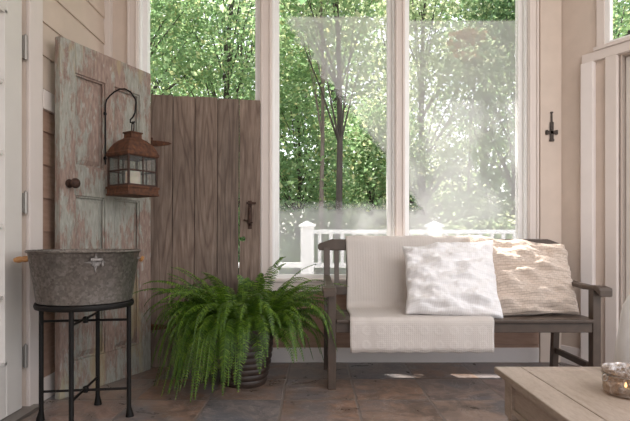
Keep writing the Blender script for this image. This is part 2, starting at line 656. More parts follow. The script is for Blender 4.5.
# left wall with an opening for the french door
DY0, DY1 = 1.62, 2.66
wl = MB()
wl.box(LW - .14, LW, DY1 + .02, BW, 0, 3.15)
wl.box(LW - .14, LW, -1.6, DY0, 0, 3.15)
wl.box(LW - .14, LW, DY0, DY1 + .02, 2.36, 3.15)
wall_left = wl.build('wall_left', M['wall'], kind='structure')
T_left = lambda p: (LW - (p[1]), p[0], p[2])              # wall frame: x along +Y, y outwards
siding(MB(), 2.815, BW, .13, 1.65, 0, .19, .387, -1, T_left).build('lower_siding', M['siding_brown'], wall_left)
siding(MB(), 2.815, BW, 1.76, 3.15, 0, .19, 1.767, -1, T_left).build('upper_siding', M['siding_beige'], wall_left)
MB().box(LW, LW + .024, 2.815, BW, 1.65, 1.76).build('trim_1', M['trim'], bevel=.004, kind='structure')
MB().box(LW, LW + .022, 2.815, BW, 0, .13).build('baseboard_left', M['trim'], bevel=.004, kind='structure')
MB().box(LW, LW + .05, BW - .05, BW, .11, 3.15).build('trim_2', M['trim'], bevel=.003, kind='structure')
tb = MB()
tb.box(LW, LW + .022, 2.68, 2.81, 0, 2.5)
tb.box(LW, LW + .022, DY0 - .13, 2.81, 2.38, 2.5)
tb.box(LW, LW + .03, DY0 - .13, DY0 - .01, 0, 2.38)
tb.box(LW - .10, LW - .03, 2.65, 2.70, 0, 2.38)
tb.build('trim_3', M['trim'], bevel=.004, kind='structure')

MB().box(-1.75, -.35, -1.75, -1.6, 0, 3.15).build('wall_front_blocker', M['wall'], kind='structure')  # unseen partial wall, added to keep fill light off the left side

nr = MB().box(-3.6, -3.5, .2, 4.2, -.02, 3.15)
nr.box(-3.6, -1.69, 4.1, 4.2, -.02, 3.15)
nr.build('wall_next_room', M['wall'], kind='structure')
MB().box(-3.6, -1.75, .2, 4.2, -.12, -.02).build('floor_next_room', M['slate'], kind='structure')
MB().box(-3.6, -1.75, .2, 4.2, 3.15, 3.25).build('ceiling_next_room', M['ceiling'], kind='structure')

# french door in the left wall
d1 = empty('door_1', (LW + .002, DY1, 0))
tag(d1, kind='structure')
LY = lambda a: a - DY1                                      # world Y to local


def lbox(x0, x1, y0, y1, z0, z1, name, mat, par, bv=.003):
    return MB().box(x0, x1, LY(y0), LY(y1), z0, z1).build(name, mat, par, bevel=bv)


leaf = MB()
leaf.box(-.04, 0, LY(2.508), LY(2.645), .02, 2.35)
leaf.box(-.04, 0, LY(DY0 + .01), LY(DY0 + .155), .02, 2.35)
leaf.box(-.04, 0, LY(DY0 + .155), LY(2.508), .02, .283)
leaf.box(-.04, 0, LY(DY0 + .155), LY(2.508), 2.06, 2.35)
lf = leaf.build('door_leaf', M['door_paint'], d1, bevel=.006)
mu = MB()
for z in (.62, .98, 1.346, 1.70):
    mu.box(-.032, -.006, LY(DY0 + .155), LY(2.508), z - .011, z + .011)
for y in (1.98, 2.245):
    mu.box(-.032, -.006, LY(y - .011), LY(y + .011), .283, 2.06)
for a, b in ((.283, .30), (2.043, 2.06)):
    mu.box(-.036, .004, LY(DY0 + .155), LY(2.508), a, b)
mu.box(-.036, .004, LY(2.49), LY(2.508), .283, 2.06)
mu.build('muntins', M['door_paint'], d1, bevel=.002)
MB().box(-.022, -.018, LY(DY0 + .15), LY(2.51), .28, 2.065).build('pane', M['glass'], d1)
for a, b in ((.23, .35), (1.05, 1.165), (1.87, 2.0)):
    h = MB().tube([(.006, LY(2.664), a), (.006, LY(2.664), b)], .009, 10)
    h.box(-.002, .003, LY(2.645), LY(2.68), a + .006, b - .006)
    h.tube([(.006, LY(2.664), b), (.006, LY(2.664), b + .008)], [.007, .002], 8)
    tag(h.build('hinge', M['steel'], d1, smooth=True), 'grey steel hinge')
MB().box(-.12, .07, LY(DY0), LY(2.72), 0, .018).build('threshold', M['steel'], d1, bevel=.004)

# back windows
for i, (a, b) in enumerate(G):
    w = empty('window_%d' % (i + 1), (0, BW, 0))
    tag(w, kind='structure')
    fr = MB()
    o = R_
    for (x0, x1, z0, z1) in ((a - o, a, ZB - o, ZT + o), (b, b + o, ZB - o, ZT + o), (a, b, ZB - o, ZB), (a, b, ZT, ZT + o)):
        fr.box(x0, x1, .055, .115, z0, z1)
    k = .016
    for (x0, x1, z0, z1) in ((a - o, a - o + k, ZB - o, ZT + o), (b + o - k, b + o, ZB - o, ZT + o), (a - o, b + o, ZB - o, ZB - o + k), (a - o, b + o, ZT + o - k, ZT + o)):
        fr.box(x0, x1, .004, .055, z0, z1)
        fr.box(x0, x1, .115, .165, z0, z1)
    fr.build('sash_frame', M['white'], w, bevel=.003)
    gm = [M['glass'], M['glass_painted_haze'], M['glass_painted_haze_mid']][i]
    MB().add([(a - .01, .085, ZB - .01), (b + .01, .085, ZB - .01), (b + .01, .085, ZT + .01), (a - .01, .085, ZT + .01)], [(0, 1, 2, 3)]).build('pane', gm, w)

# casings between the windows: boards with raised edge beads
for n_, (x0, x1) in enumerate(((-1.39, -1.305), (-.405, -.317), (.59, .665), (1.575, 1.655))):
    c = MB().box(x0, x1, BW - .02, BW, .64, 3.12)
    c.box(x0 + .006, x0 + .02, BW - .03, BW - .02, .64, 3.12)
    c.box(x1 - .02, x1 - .006, BW - .03, BW - .02, .64, 3.12)
    c.build('trim_%d' % (4 + n_), M['trim'], bevel=.003, kind='structure')
MB().box(1.665, RC - .002, BW - .014, BW, 0, 3.15).build('trim_8', M['wall'], bevel=.003, kind='structure')
st = MB().box(-1.36, 1.62, BW - .035, BW + .055, .594, .618)
st.box(-1.34, 1.60, BW - .022, BW, .527, .594)
st.build('trim_9', M['trim'], bevel=.004, kind='structure')

# angled right wall, built in its own frame: x along the wall, y out of the room
AR = math.atan2(-.848, .53)
ML = Matrix.Translation((RC, BW, 0)) @ Matrix.Rotation(AR, 4, 'Z')


def rparent(name, mb, mat, bevel=0, kind='structure'):
    o = mb.build(name, mat, bevel=bevel, kind=kind)
    o.matrix_world = ML
    return o


U2 = .96
wr = MB()
wr.box(0, .29, 0, .14, 0, 3.15)
wr.box(.29, .43, 0, .14, 0, 2.22)
wr.box(.43, 1.45, 0, .14, 2.147, 2.22)
wr.box(.29, 1.45, 0, .14, 3.02, 3.15)
wr.box(1.35, 1.45, 0, .14, 0, 3.02)
rparent('wall_right', wr, M['wall'])
rparent('trim_11', MB().box(.173, .259, -.045, 0, 0, 2.15), M['trim_light'], .004)
p = MB().box(.173, 1.45, -.03, 0, 2.15, 2.215)          # head rail
p.box(.26, 1.45, -.045, 0, 2.215, 2.24)
p.box(.334, .412, -.03, 0, 0, 2.15)                     # door casing
p.box(.27, .325, -.02, 0, 2.24, 3.1)
p.box(.40, .43, .0, .10, 0, 2.15)
rparent('trim_10', p, M['trim'], .004)
rparent('baseboard_right', MB().box(0, .173, -.016, 0, 0, .13), M['trim_light'], .004)

w4 = empty('window_4')
w4.matrix_world = ML
tag(w4, kind='structure')
fr = MB()
for (x0, x1, z0, z1) in ((.31, .358, 2.22, 3.04), (1.31, 1.35, 2.22, 3.04), (.358, 1.31, 2.22, 2.262), (.358, 1.31, 3.0, 3.04)):
    fr.box(x0, x1, -.012, .03, z0, z1)
fr.build('sash_frame', M['white'], w4, bevel=.003)
MB().add([(.35, .015, 2.255), (1.33, .015, 2.255), (1.33, .015, 3.02), (.35, .015, 3.02)], [(0, 1, 2, 3)]).build('pane', M['glass'], w4)

d2 = empty('door_2')
d2.matrix_world = ML
tag(d2, kind='structure')
dl = MB()
dl.box(.432, .54, .045, .09, .01, 2.14)
dl.box(1.24, 1.34, .045, .09, .01, 2.14)
dl.box(.54, 1.24, .045, .09, .01, .26)
dl.box(.54, 1.24, .045, .09, 2.0, 2.14)
dl.build('door_leaf', M['door_paint'], d2, bevel=.005)
dm = MB()
for z in (.60, .95, 1.30, 1.65):
    dm.box(.54, 1.24, .055, .08, z - .011, z + .011)
for x in (.77, 1.0):
    dm.box(x - .011, x + .011, .055, .08, .26, 2.0)
dm.build('muntins', M['door_paint'], d2)
MB().add([(.54, .067, .26), (1.24, .067, .26), (1.24, .067, 2.0), (.54, .067, 2.0)], [(0, 1, 2, 3)]).build('pane', M['glass'], d2)


# ------------------------------------------------------- old panelled door
def old_door():
    r = empty('old_door', (-1.49, 2.86, 0), math.atan2(.66, .30))
    tag(r, 'tall old panelled door with peeling sage paint leaning in the corner', 'door')
    # local: x along the door, room side is -y
    W, H, T = .725, 2.07, .045
    f = MB()
    H0, H1 = 2.055, 2.075
    def board(x0, x1, z0, z1, y0=-T, y1=0):
        f.box(x0, x1, y0, y1, z0, z1)
    board(0, .105, 0, H)
    board(W - .105, W, 0, H)
    board(.325, .40, .2, 1.9)
    board(.105, W - .105, 1.89, H)
    board(.105, W - .105, 0, .20)
    board(.105, .325, 1.17, 1.345)
    board(.40, W - .105, 1.17, 1.345)
    fr = f.build('door_frame', M['sage'], r, bevel=.004)
    for x0, x1 in ((.105, .325), (.40, W - .105)):
        for z0, z1 in ((.20, 1.17), (1.345, 1.89)):
            p = MB()
            p.box(x0 - .004, x1 + .004, -.018, -.006, z0 - .004, z1 + .004)
            # raised field with sloping shoulders
            a, b, c, d = x0 + .012, x1 - .012, z0 + .012, z1 - .012
            e = .032
            p.add([(a, -.017, c), (b, -.017, c), (b, -.017, d), (a, -.017, d),
                   (a + e, -.031, c + e), (b - e, -.031, c + e), (b - e, -.031, d - e), (a + e, -.031, d - e)],
                  [(4, 5, 6, 7), (0, 1, 5, 4), (1, 2, 6, 5), (2, 3, 7, 6), (3, 0, 4, 7)])
            p.build('panel', M['sage'], r)
            m = MB()
            for k, (ya, w_) in enumerate(((-.036, .011),)):
                m.box(x0, x0 + w_, ya, -.024, z0, z1)
                m.box(x1 - w_, x1, ya, -.024, z0, z1)
                m.box(x0, x1, ya, -.024, z0, z0 + w_)
                m.box(x0, x1, ya, -.024, z1 - w_, z1)
            m.build('panel_molding', M['sage'], r, bevel=.004)
    kb = MB()
    prof = [(.0, 0), (.024, .0), (.026, .006), (.011, .010), (.009, .03), (.020, .038), (.029, .05), (.028, .062), (.018, .072), (.001, .075)]
    kb.lathe(prof, 20)
    # turn the lathe axis towards -y
    kb.v = [(x + .058, -z - T, y + 1.235) for x, y, z in kb.v]
    tag(kb.build('knob', M['rust_dark'], r, smooth=True), 'dark rusty round door knob')
    return r


old_door()

# ------------------------------------------------------- brown plank door
def plank_door():
    X0, X1 = -1.185, -.395
    r = empty('plank_door', (X0, 3.575, 0), math.atan2(.045, .79), -.030)
    tag(r, 'weathered brown vertical plank door leaning against the window frame', 'door')
    W = X1 - X0
    b = MB()
    cuts = [0, .16, .318, .48, .635, W]
    tops = [1.955, 1.95, 1.945, 1.935, 1.93]
    for i in range(5):
        a, c = cuts[i] + .002, cuts[i + 1] - .002
        y = -.026 + (.003 if i % 2 else 0)
        h = tops[i]
        if i < 3:
            pts = [(a, .0), (c, .0), (c, h - .003), (a, h + .003)]
            if i == 1:
                pts = [(a, .0), (c, .0), (c, h - .006), (.6 * c + .4 * a, h), (a, h - .004)]
            b.prism(pts, y, 0, 'y')
        elif i == 3:
            c2 = c - .003
            b.prism([(a, .02), (c, .02), (c, .70), (c2, .76), (c2, 1.2), (c, 1.26), (c, h - .003), (a, h + .002)], y, 0, 'y')
        else:
            # notch for the old finger hole beside the gap
            a2 = a + .004
            arc = [(a2 + .024 + .018 * math.cos(t_), .912 + .018 * math.sin(t_)) for t_ in [PI - .6 - k * (2 * PI - 1.2) / 14 for k in range(15)]]
            b.prism([(a, 0), (a, .70), (a2, .76), (a2, .898)] + arc[::-1] + [(a2, .926), (a2, 1.2), (a, 1.26), (a, h), (c, h - .004), (c, 0)], y, 0, 'y')
    b.build('planks', M['planks'], r, bevel=.0025, seg=1)
    for z in (.30, 1.45):
        MB().box(.02, W - .16, .008, .026, z, z + .12).build('batten', M['planks'], r, bevel=.002)
    MB().box(.01, cuts[4] - .012, .0005, .008, .01, 1.92).build('backing_board', M['planks'], r)
    # thumb latch
    l = MB()
    xx = .715
    l.box(xx - .015, xx + .014, -.030, -.024, .985, 1.19)
    l.tube([(xx, -.03, 1.01), (xx, -.058, 1.03), (xx, -.062, 1.08), (xx, -.058, 1.13), (xx, -.03, 1.15)], .008, 8)
    l.box(xx - .025, xx + .045, -.040, -.030, 1.165, 1.18)
    l.tube([(xx - .045, -.042, 1.05), (xx, -.034, 1.04), (xx + .02, -.034, 1.03)], .006, 6)
    tag(l.build('latch', M['rust_dark'], r, bevel=.001), 'rusty iron thumb latch')
    # strap hinges
    for z in (.285, 1.60):
        h = MB()
        h.prism([(.0, z - .022), (.05, z - .02), (.13, z - .011), (.155, z), (.13, z + .011), (.05, z + .02), (.0, z + .022)], -.032, -.025, 'y')
        h.tube([(.012, -.034, z - .04), (.012, -.034, z + .04)], .009, 8)
        for k in (.05, .09, .125):
            h.lathe([(.006, -.004), (.004, .001), (0.0005, .002)], 8)
            h.v[-24:] = [(p[0] + k, -.032 - p[2], z + p[1]) for p in h.v[-24:]]
        tag(h.build('strap_hinge', M['rust'], r), 'rusty orange strap hinge')
    return r


plank_door()


# ------------------------------------------------------------ washtub + stand
SX, SY = -1.170, 2.55
def tub_stand():
    r = empty('tub_stand', (SX, SY, 0), math.radians(8))
    tag(r, 'black iron four-legged round stand holding the metal tub', 'stand')
    R = .212
    zt = .585
    for k in range(4):
        a = k * PI / 2
        x, y = R * math.cos(a), R * math.sin(a)
        l = MB().tube([(x, y, zt), (x, y, .05), (x * 1.02, y * 1.02, .012), (x * 1.02, y * 1.02, 0)], [.0115, .0115, .019, .021], 12)
        l.build('leg', M['black_iron'], r, smooth=True)
    g = MB()
    for z0, z1, r0, r1 in ((.574, .60, .202, .230),):
        g.lathe([(r0, z0), (r1, z0), (r1 + .004, (z0 + z1) / 2), (r1, z1), (r0, z1), (r0, z0)], 64)
    g.build('ring', M['black_iron'], r, smooth=True)
    for z in (.50, .145):
        for k in range(2):
            a = k * PI / 2
            dz = k * .009
            MB().tube([(-R * math.cos(a), -R * math.sin(a), z + dz), (R * math.cos(a), R * math.sin(a), z + dz)], .0065, 8).build('stretcher', M['black_iron'], r, smooth=True)
        MB().lathe([(.001, -.012), (.012, -.012), (.016, .004), (.012, .018), (.001, .022)], 14, (0, 0, z)).build('boss', M['black_iron'], r, smooth=True)


tub_stand()


def washtub():
    r = empty('washtub', (SX, SY, .601))
    tag(r, 'round galvanized metal washtub with wooden grips on black stand', 'tub')
    o = MB()
    pr = [(.0005, 0.004), (.212, .004), (.216, 0), (.222, .004), (.226, .03), (.259, .244), (.262, .247), (.267, .248), (.271, .253), (.267, .259), (.260, .259), (.254, .252), (.220, .03), (.211, .012), (.0005, .012)]
    o.lathe(pr, 96)
    o.build('tub_body', M['zinc'], r, smooth=True)
    # right-front ear plate, star shaped casting on the wall of the tub
    for ang, lab in ((math.radians(-56), 1),):
        e = MB()
        pts = []
        for k in range(16):
            t_ = 2 * PI * k / 16
            rr = .048 if k % 4 == 0 else (.022 if k % 2 == 0 else .018)
            if k % 4 == 0 and k in (4,):
                rr = .046
            pts.append((rr * math.cos(t_), rr * math.sin(t_)))
        rad, zc = .2525, .205
        fr, bk = [], []
        n = len(pts)
        for (px, pz) in pts:
            rr2 = rad + pz * .19
            a = ang + px / rad
            fr.append(((rr2 + .012) * math.cos(a), (rr2 + .012) * math.sin(a), zc + pz))
            bk.append(((rr2 - .004) * math.cos(a), (rr2 - .004) * math.sin(a), zc + pz))
        e.add(fr + bk, [tuple(range(n))] + [(i, i + n, (i + 1) % n + n, (i + 1) % n) for i in range(n)])
        c = Vector(((rad + .012) * math.cos(ang), (rad + .012) * math.sin(ang), zc + .012))
        tx = Vector((-math.sin(ang), math.cos(ang), 0))
        e.tube([c - tx * .022, c + tx * .03], .009, 10)
        e.tube([c + tx * .03, c + tx * .03 - Vector((0, 0, .03))], .005, 8)
        zz = e.build('handle_bracket', M['zinc_light'], r)
        tag(zz, 'star-shaped grey metal handle bracket')
    for sx, ang in ((-1, math.radians(184)), (1, math.radians(10))):
        ca, sa = math.cos(ang), math.sin(ang)
        c = Vector((ca, sa, 0))
        g = MB()
        a0 = .272 if sx < 0 else .268
        L = .078 if sx < 0 else .014
        q = [c * (a0 + L * k / 6) + Vector((0, 0, .215 - .008 * k / 6)) for k in range(7)]
        g.tube(q, [.010, .015, .017, .0135, .017, .015, .010], 12)
        gr = g.build('grip', M['handle_wood'], r, smooth=True)
        tag(gr, 'turned wooden grip')
        MB().tube([c * .252 + Vector((0, 0, .214)), c * (a0 + .004) + Vector((0, 0, .215))], .005, 8).build('grip_wire', M['steel'], gr)


washtub()


# ------------------------------------------------------------------ lantern
LX, LY_ = -1.133, 3.11
def lantern():
    nv = Vector((.91, -.414, 0))
    # bracket fixed to the old door
    sh = Vector((.414, .91, 0)) * .055
    bx = empty('lantern_bracket', (-1.333 - sh.x, 3.2045 - sh.y, 1.37))
    tag(bx, 'thin black iron crook bracket on the peeling sage door', 'hook')
    w = nv * .2
    nn = nv
    P = lambda k, z: tuple(nn * k + sh * max(0, (k - .046) / .18) + Vector((0, 0, z - 1.37)))
    pts = [P(.046, 1.38), P(.046, 1.5), P(.046, 1.76), P(.052, 1.785), P(.075, 1.812), P(.10, 1.832), P(.135, 1.850), P(.17, 1.850), P(.205, 1.83), P(.235, 1.785), P(.240, 1.76),
           P(.234, 1.70), P(.220, 1.672), P(.204, 1.656), P(.205, 1.640), P(.220, 1.634), P(.232, 1.644)]
    MB().tube(pts, .005, 8).build('crook', M['black_iron'], bx, smooth=True)
    for z in (1.42, 1.70):
        MB().tube([P(.046, z), P(.040, z)], .012, 8).build('mounting_stud', M['black_iron'], bx)
    r = empty('lantern', (LX, LY_, 1.18), math.radians(-34.5))
    tag(r, 'rusty square metal lantern with glass panes hanging on the bracket', 'lantern')
    B = .113
    b = MB()
    b.box(-B + .004, B - .004, -B + .004, B - .004, .012, .048)
    b.box(-B - .002, B + .002, -B - .002, B + .002, .042, .056)
    b.box(-B, B, -B, B, 0, .014)
    b.build('base', M['rust'], r, bevel=.003)
    f = MB()
    s = .100
    for x in (-s, s):
        for y in (-s, s):
            f.box(x - .006, x + .006, y - .006, y + .006, .055, .245)
    for z in (.055, .235):
        for q in (-s, s):
            f.box(-s, s, q - .005, q + .005, z, z + .012)
            f.box(q - .005, q + .005, -s, s, z, z + .012)
    for q in (-s, s):
        f.box(-.004, .004, q - .004, q + .004, .06, .24)
        f.box(q - .004, q + .004, -.004, .004, .06, .24)
        f.box(-s, s, q - .004, q + .004, .146, .155)
        f.box(q - .004, q + .004, -s, s, .146, .155)
    f.build('glazing_frame', M['rust_dark'], r, bevel=.001, seg=1)
    for i in range(4):
        R4 = Matrix.Rotation(i * PI / 2, 4, 'Z')
        g = MB().box(-s + .005, s - .005, s - .002, s, .06, .24, R4)
        g.build('pane', M['lantern_glass'], r)
    # flared pagoda roof with collar
    rf = MB()
    prof = [(.104, .238), (.112, .246), (.114, .258), (.111, .262), (.108, .268), (.104, .280), (.096, .298), (.083, .320), (.062, .342), (.044, .354), (.038, .36), (.038, .386), (.044, .388), (.044, .396), (.0, .400)]
    vs, fs = [], []
    for rr, z in prof:
        vs += [(-rr, -rr, z), (rr, -rr, z), (rr, rr, z), (-rr, rr, z)]
    for i in range(len(prof) - 1):
        for k in range(4):
            k2 = (k + 1) % 4
            fs.append((4 * i + k, 4 * i + k2, 4 * i + 4 + k2, 4 * i + 4 + k))
    fs.append((3, 2, 1, 0))
    rf.add(vs, fs)
    rf.build('roof', M['rust'], r, bevel=.002, seg=1)
    rg = MB()
    n = 24
    ring = [(.027 * math.cos(2 * PI * k / n) * .95, 0, .430 + .033 * math.sin(2 * PI * k / n)) for k in range(n + 1)]
    Mr = Matrix.Rotation(math.radians(-20), 4, 'Z')
    rg.tube([Mr @ Vector(p) for p in ring], .0035, 8, False)
    rg.build('ring', M['black_iron'], r, smooth=True)
    c = empty('pillar_candle', (LX, LY_, 1.2355))
    tag(c, 'cream pillar candle standing inside the rusty lantern', 'candle')
    MB().lathe([(.001, 0), (.044, 0), (.045, .003), (.045, .092), (.041, .097), (.036, .094), (.001, .09)], 32).build('wax', M['wax'], c, smooth=True)
    MB().tube([(0, 0, .09), (.001, 0, .102), (.004, 0, .108)], .0014, 6).build('wick', M['black_iron'], c)


lantern()


# ---------------------------------------------------------------------- fern
def fern():
    cx, cy = -.44, 3.17
    r = empty('potted_fern', (cx, cy, 0))
    tag(r, 'large bushy green fern in a ribbed dark brown pot', 'plant')
    prof = [(.001, 0), (.122, 0), (.128, .006)]
    n = 9
    H = .36
    for i in range(n):
        z0 = .012 + (H - .03) * i / n
        z1 = .012 + (H - .03) * (i + 1) / n
        rr = .130 + .044 * math.sin(min(1, (i + .5) / n * 1.15) * PI / 2)
        prof += [(rr - .005, z0), (rr + .001, z0 + (z1 - z0) * .25), (rr + .003, z0 + (z1 - z0) * .55), (rr - .001, z0 + (z1 - z0) * .85)]
    prof += [(.174, H - .016), (.178, H - .008), (.176, H), (.164, H), (.160, H - .03), (.150, .27), (.001, .27)]
    MB().lathe(prof, 64).build('pot', M['pot'], r, smooth=True)
    MB().lathe([(.001, .33), (.08, .328), (.157, .32), (.152, .275), (.001, .275)], 32).build('soil', M['soil'], r, smooth=True)
    rng = random.Random(11)
    mb = MB()
    stems = MB()
    NF = 260
    for q in range(NF):
        az = 2 * PI * (q * .381966) + rng.uniform(-.2, .2)
        el = math.radians(rng.choice([rng.uniform(62, 89), rng.uniform(48, 80), rng.uniform(20, 60)]))
        L = rng.uniform(.38, .64)
        fr_ = max(0, math.cos(az - math.radians(-48)))
        L *= 1 - .36 * fr_ ** 6
        if q % 6 == 0:
            az = math.radians(rng.uniform(-175, -85))
            el = rng.uniform(.5, 1.2)
            L = rng.uniform(.48, .66)
            droop = rng.uniform(3.4, 4.6)
        elif el > 1.05:
            L = rng.uniform(.40, .62)
            droop = rng.uniform(1.3, 3.4)
        else:
            L = min(L, rng.uniform(.36, .54))
            droop = rng.uniform(2.4, 4.2)
        p = Vector((.05 * math.cos(az) * rng.random(), .05 * math.sin(az) * rng.random(), .34))
        p = p + Vector((math.cos(az), math.sin(az), 0)) * rng.uniform(0, .08)
        pts = [p.copy()]
        n_ = max(20, int(L / .0140))
        e = el
        a2 = az
        tw = rng.uniform(-.5, .5)
        for k in range(n_):
            stp = L / n_
            tt = k / n_
            e -= droop * stp * (.8 + 2.0 * tt)
            e = max(e, -1.3)
            a2 += tw * stp
            d = Vector((math.cos(a2) * math.cos(e), math.sin(a2) * math.cos(e), math.sin(e)))
            p = p + d * stp
            # keep clear of the plank door behind and the floor
            if cy + p.y > 3.50:
                p.y = 3.50 - cy
            rr = math.hypot(p.x, p.y)
            if p.z < .365 and rr < .195:
                s_ = .195 / max(rr, .01)
                p.x *= s_
                p.y *= s_
            if p.z < .025:
                break
            pts.append(p.copy())
        if len(pts) < 10:
            continue
        stems.tube(pts[::2] if len(pts) % 2 else pts[::2] + [pts[-1]], .0016, 4, False)
        m = len(pts)
        side0 = Vector((-math.sin(az), math.cos(az), 0))
        roll = rng.uniform(-.6, .6)
        lsc = rng.uniform(.75, 1.15)
        for i in range(3, m):
            for sub in (0,):
                if i + 1 < m:
                    pp = pts[i].lerp(pts[i + 1], sub)
                    t_ = (pts[i + 1] - pts[i]).normalized()
                else:
                    pp = pts[i]
                    t_ = (pts[i] - pts[i - 1]).normalized()
                f_ = (i + sub) / m
                wl_ = .046 * min(1, (f_ * 4)) * lsc * (1 - max(0, (f_ - .45) / .55) ** 1.5 * .92)
                if wl_ < .004:
                    continue
                sd = (side0 - t_ * side0.dot(t_)).normalized()
                up = t_.cross(sd)
                if up.z < 0:
                    up = -up
                for sg in (-1, 1):
                    dirn = (sd * sg * math.cos(roll) + t_ * .25 - Vector((0, 0, rng.uniform(.10, .45)))).normalized()
                    mid = pp + dirn * wl_ * .5
                    tip = pp + dirn * wl_ * rng.uniform(.9, 1.05) - Vector((0, 0, wl_ * .18))
                    if cy + tip.y > 3.52 or tip.z < .008:
                        continue
                    w2 = .0040
                    b0 = pp + t_ * w2
                    b1 = pp - t_ * w2
                    m0 = mid + t_ * w2 * .9
                    m1 = mid - t_ * w2 * .9
                    mb.add([b0, m0, tip, m1, b1], [(0, 1, 3, 4), (1, 2, 3)])
    fo = mb.build('fronds', M['fern'], r)
    stems.build('stems', M['fern'], r)


fern()


# --------------------------------------------------------------------- bench
def bench():
    r = empty('garden_bench', (.885, 3.25, 0))
    tag(r, 'dark taupe wooden garden bench under the windows', 'bench')
    ox, oy = .885, 3.25
    def B(x0, x1, y0, y1, z0, z1):
        return MB().box(x0 - ox, x1 - ox, y0 - oy, y1 - oy, z0, z1)
    XL0, XL1 = .078, .128       # front legs x
    XR0, XR1 = 1.685, 1.735
    # front legs
    for a, b in ((XL0, XL1), (XR0, XR1)):
        B(a, b, 3.03, 3.085, 0, .615).build('leg', M['bench'], r, bevel=.004)
    # rear legs: kick back below the seat and lean back above
    RL = ((.062, .105), (1.655, 1.698))
    for a, b in RL:
        prof = [(3.49, 0), (3.535, 0), (3.50, .40), (3.565, .85), (3.53, .85), (3.455, .42)]
        MB().prism([(y - oy, z) for y, z in prof], a - ox, b - ox, 'x').build('leg', M['bench'], r, bevel=.003)
    # seat rails
    B(XL1, XR0, 3.035, 3.06, .345, .405).build('front_rail', M['bench'], r, bevel=.003)
    B(RL[0][1], RL[1][0], 3.440, 3.462, .375, .405).build('rear_rail', M['bench'], r, bevel=.003)
    for a, b in ((.085, .110), (1.672, 1.697)):
        B(a, b, 3.085, 3.465, .345, .405).build('side_rail', M['bench'], r, bevel=.003)
        B(a, b, 3.08, 3.50, .115, .155).build('stretcher', M['bench'], r, bevel=.003)
    B(.90, .925, 3.06, 3.452, .345, .402).build('side_rail', M['bench'], r, bevel=.003)
    # seat slats
    y = 3.018
    for k in range(6):
        w = .066
        x0, x1 = (.066, 1.747) if k == 0 else (.07, 1.73)
        if k == 0:
            # slat runs between the front legs
            x0, x1 = XL1 + .002, XR0 - .002
        if k == 5:
            x0, x1 = RL[0][1] + .002, RL[1][0] - .002
        dz = -.006 * math.sin(PI * k / 5)
        yy0 = y if k else 3.012
        B(x0, x1, yy0, y + w, .407 + dz, .427 + dz).build('seat_slat', M['bench'], r, bevel=.004)
        y += w + .0085
    # back: top rail with stepped ends
    X0, X1 = .02, 1.745
    top = [(X0 + .012, .832), (X0, .845), (X0, .872), (X0 + .012, .884), (X0 + .04, .892), (X0 + .075, .905), (X0 + .10, .912), (.885, .915),
           (X1 - .10, .912), (X1 - .075, .905), (X1 - .04, .892), (X1 - .012, .884), (X1, .872), (X1, .845), (X1 - .012, .832)]
    o = MB().prism([(x - ox, z) for x, z in top], 3.535 - oy, 3.575 - oy, 'y').build('top_rail', M['bench'], r, bevel=.006)
    B(RL[0][1], RL[1][0], 3.475, 3.503, .525, .58).build('lower_back_rail', M['bench'], r, bevel=.003)
    n = 18
    for k in range(n):
        x = .152 + (1.608 - .152) * k / (n - 1)
        MB().prism([(3.482 - oy, .575), (3.500 - oy, .575), (3.562 - oy, .835), (3.544 - oy, .835)], x - .017 - ox, x + .017 - ox, 'x').build('back_slat', M['bench'], r, bevel=.002)
    # arms: sweep forward, flare and roll over the front leg
    for sg, xa, xf in ((-1, .083, .098), (1, 1.678, 1.722)):
        top_, bot_ = [], []
        prof = [(3.52, .665), (3.40, .655), (3.25, .637), (3.12, .628), (3.02, .632), (2.985, .622), (2.975, .605)]
        wd = [.045, .05, .056, .066, .080, .084, .080]
        vs = []
        for i, ((yy, zz), w) in enumerate(zip(prof, wd)):
            t_ = i / (len(prof) - 1)
            xc = xa + (xf - xa) * min(1, t_ * 1.25) ** 1.6 + sg * (.012 if i > 3 else 0)
            th = .028 if i < 5 else .042
            for (dx, dz) in ((-w / 2, 0), (w / 2, 0), (w / 2, -th), (-w / 2, -th)):
                vs.append((xc + dx - ox, yy - oy, zz + dz))
        fs = []
        for i in range(len(prof) - 1):
            for k in range(4):
                k2 = (k + 1) % 4
                fs.append((4 * i + k, 4 * i + k2, 4 * i + 4 + k2, 4 * i + 4 + k))
        fs += [(3, 2, 1, 0), tuple(4 * (len(prof) - 1) + k for k in range(4))]
        MB().add(vs, fs).build('armrest', M['bench'], r, bevel=.009, seg=3)


bench()


def with_uv(me, uvs_per_vert):
    uv = me.uv_layers.new(name='UVMap')
    for l in me.loops:
        uv.data[l.index].uv = uvs_per_vert[l.vertex_index]


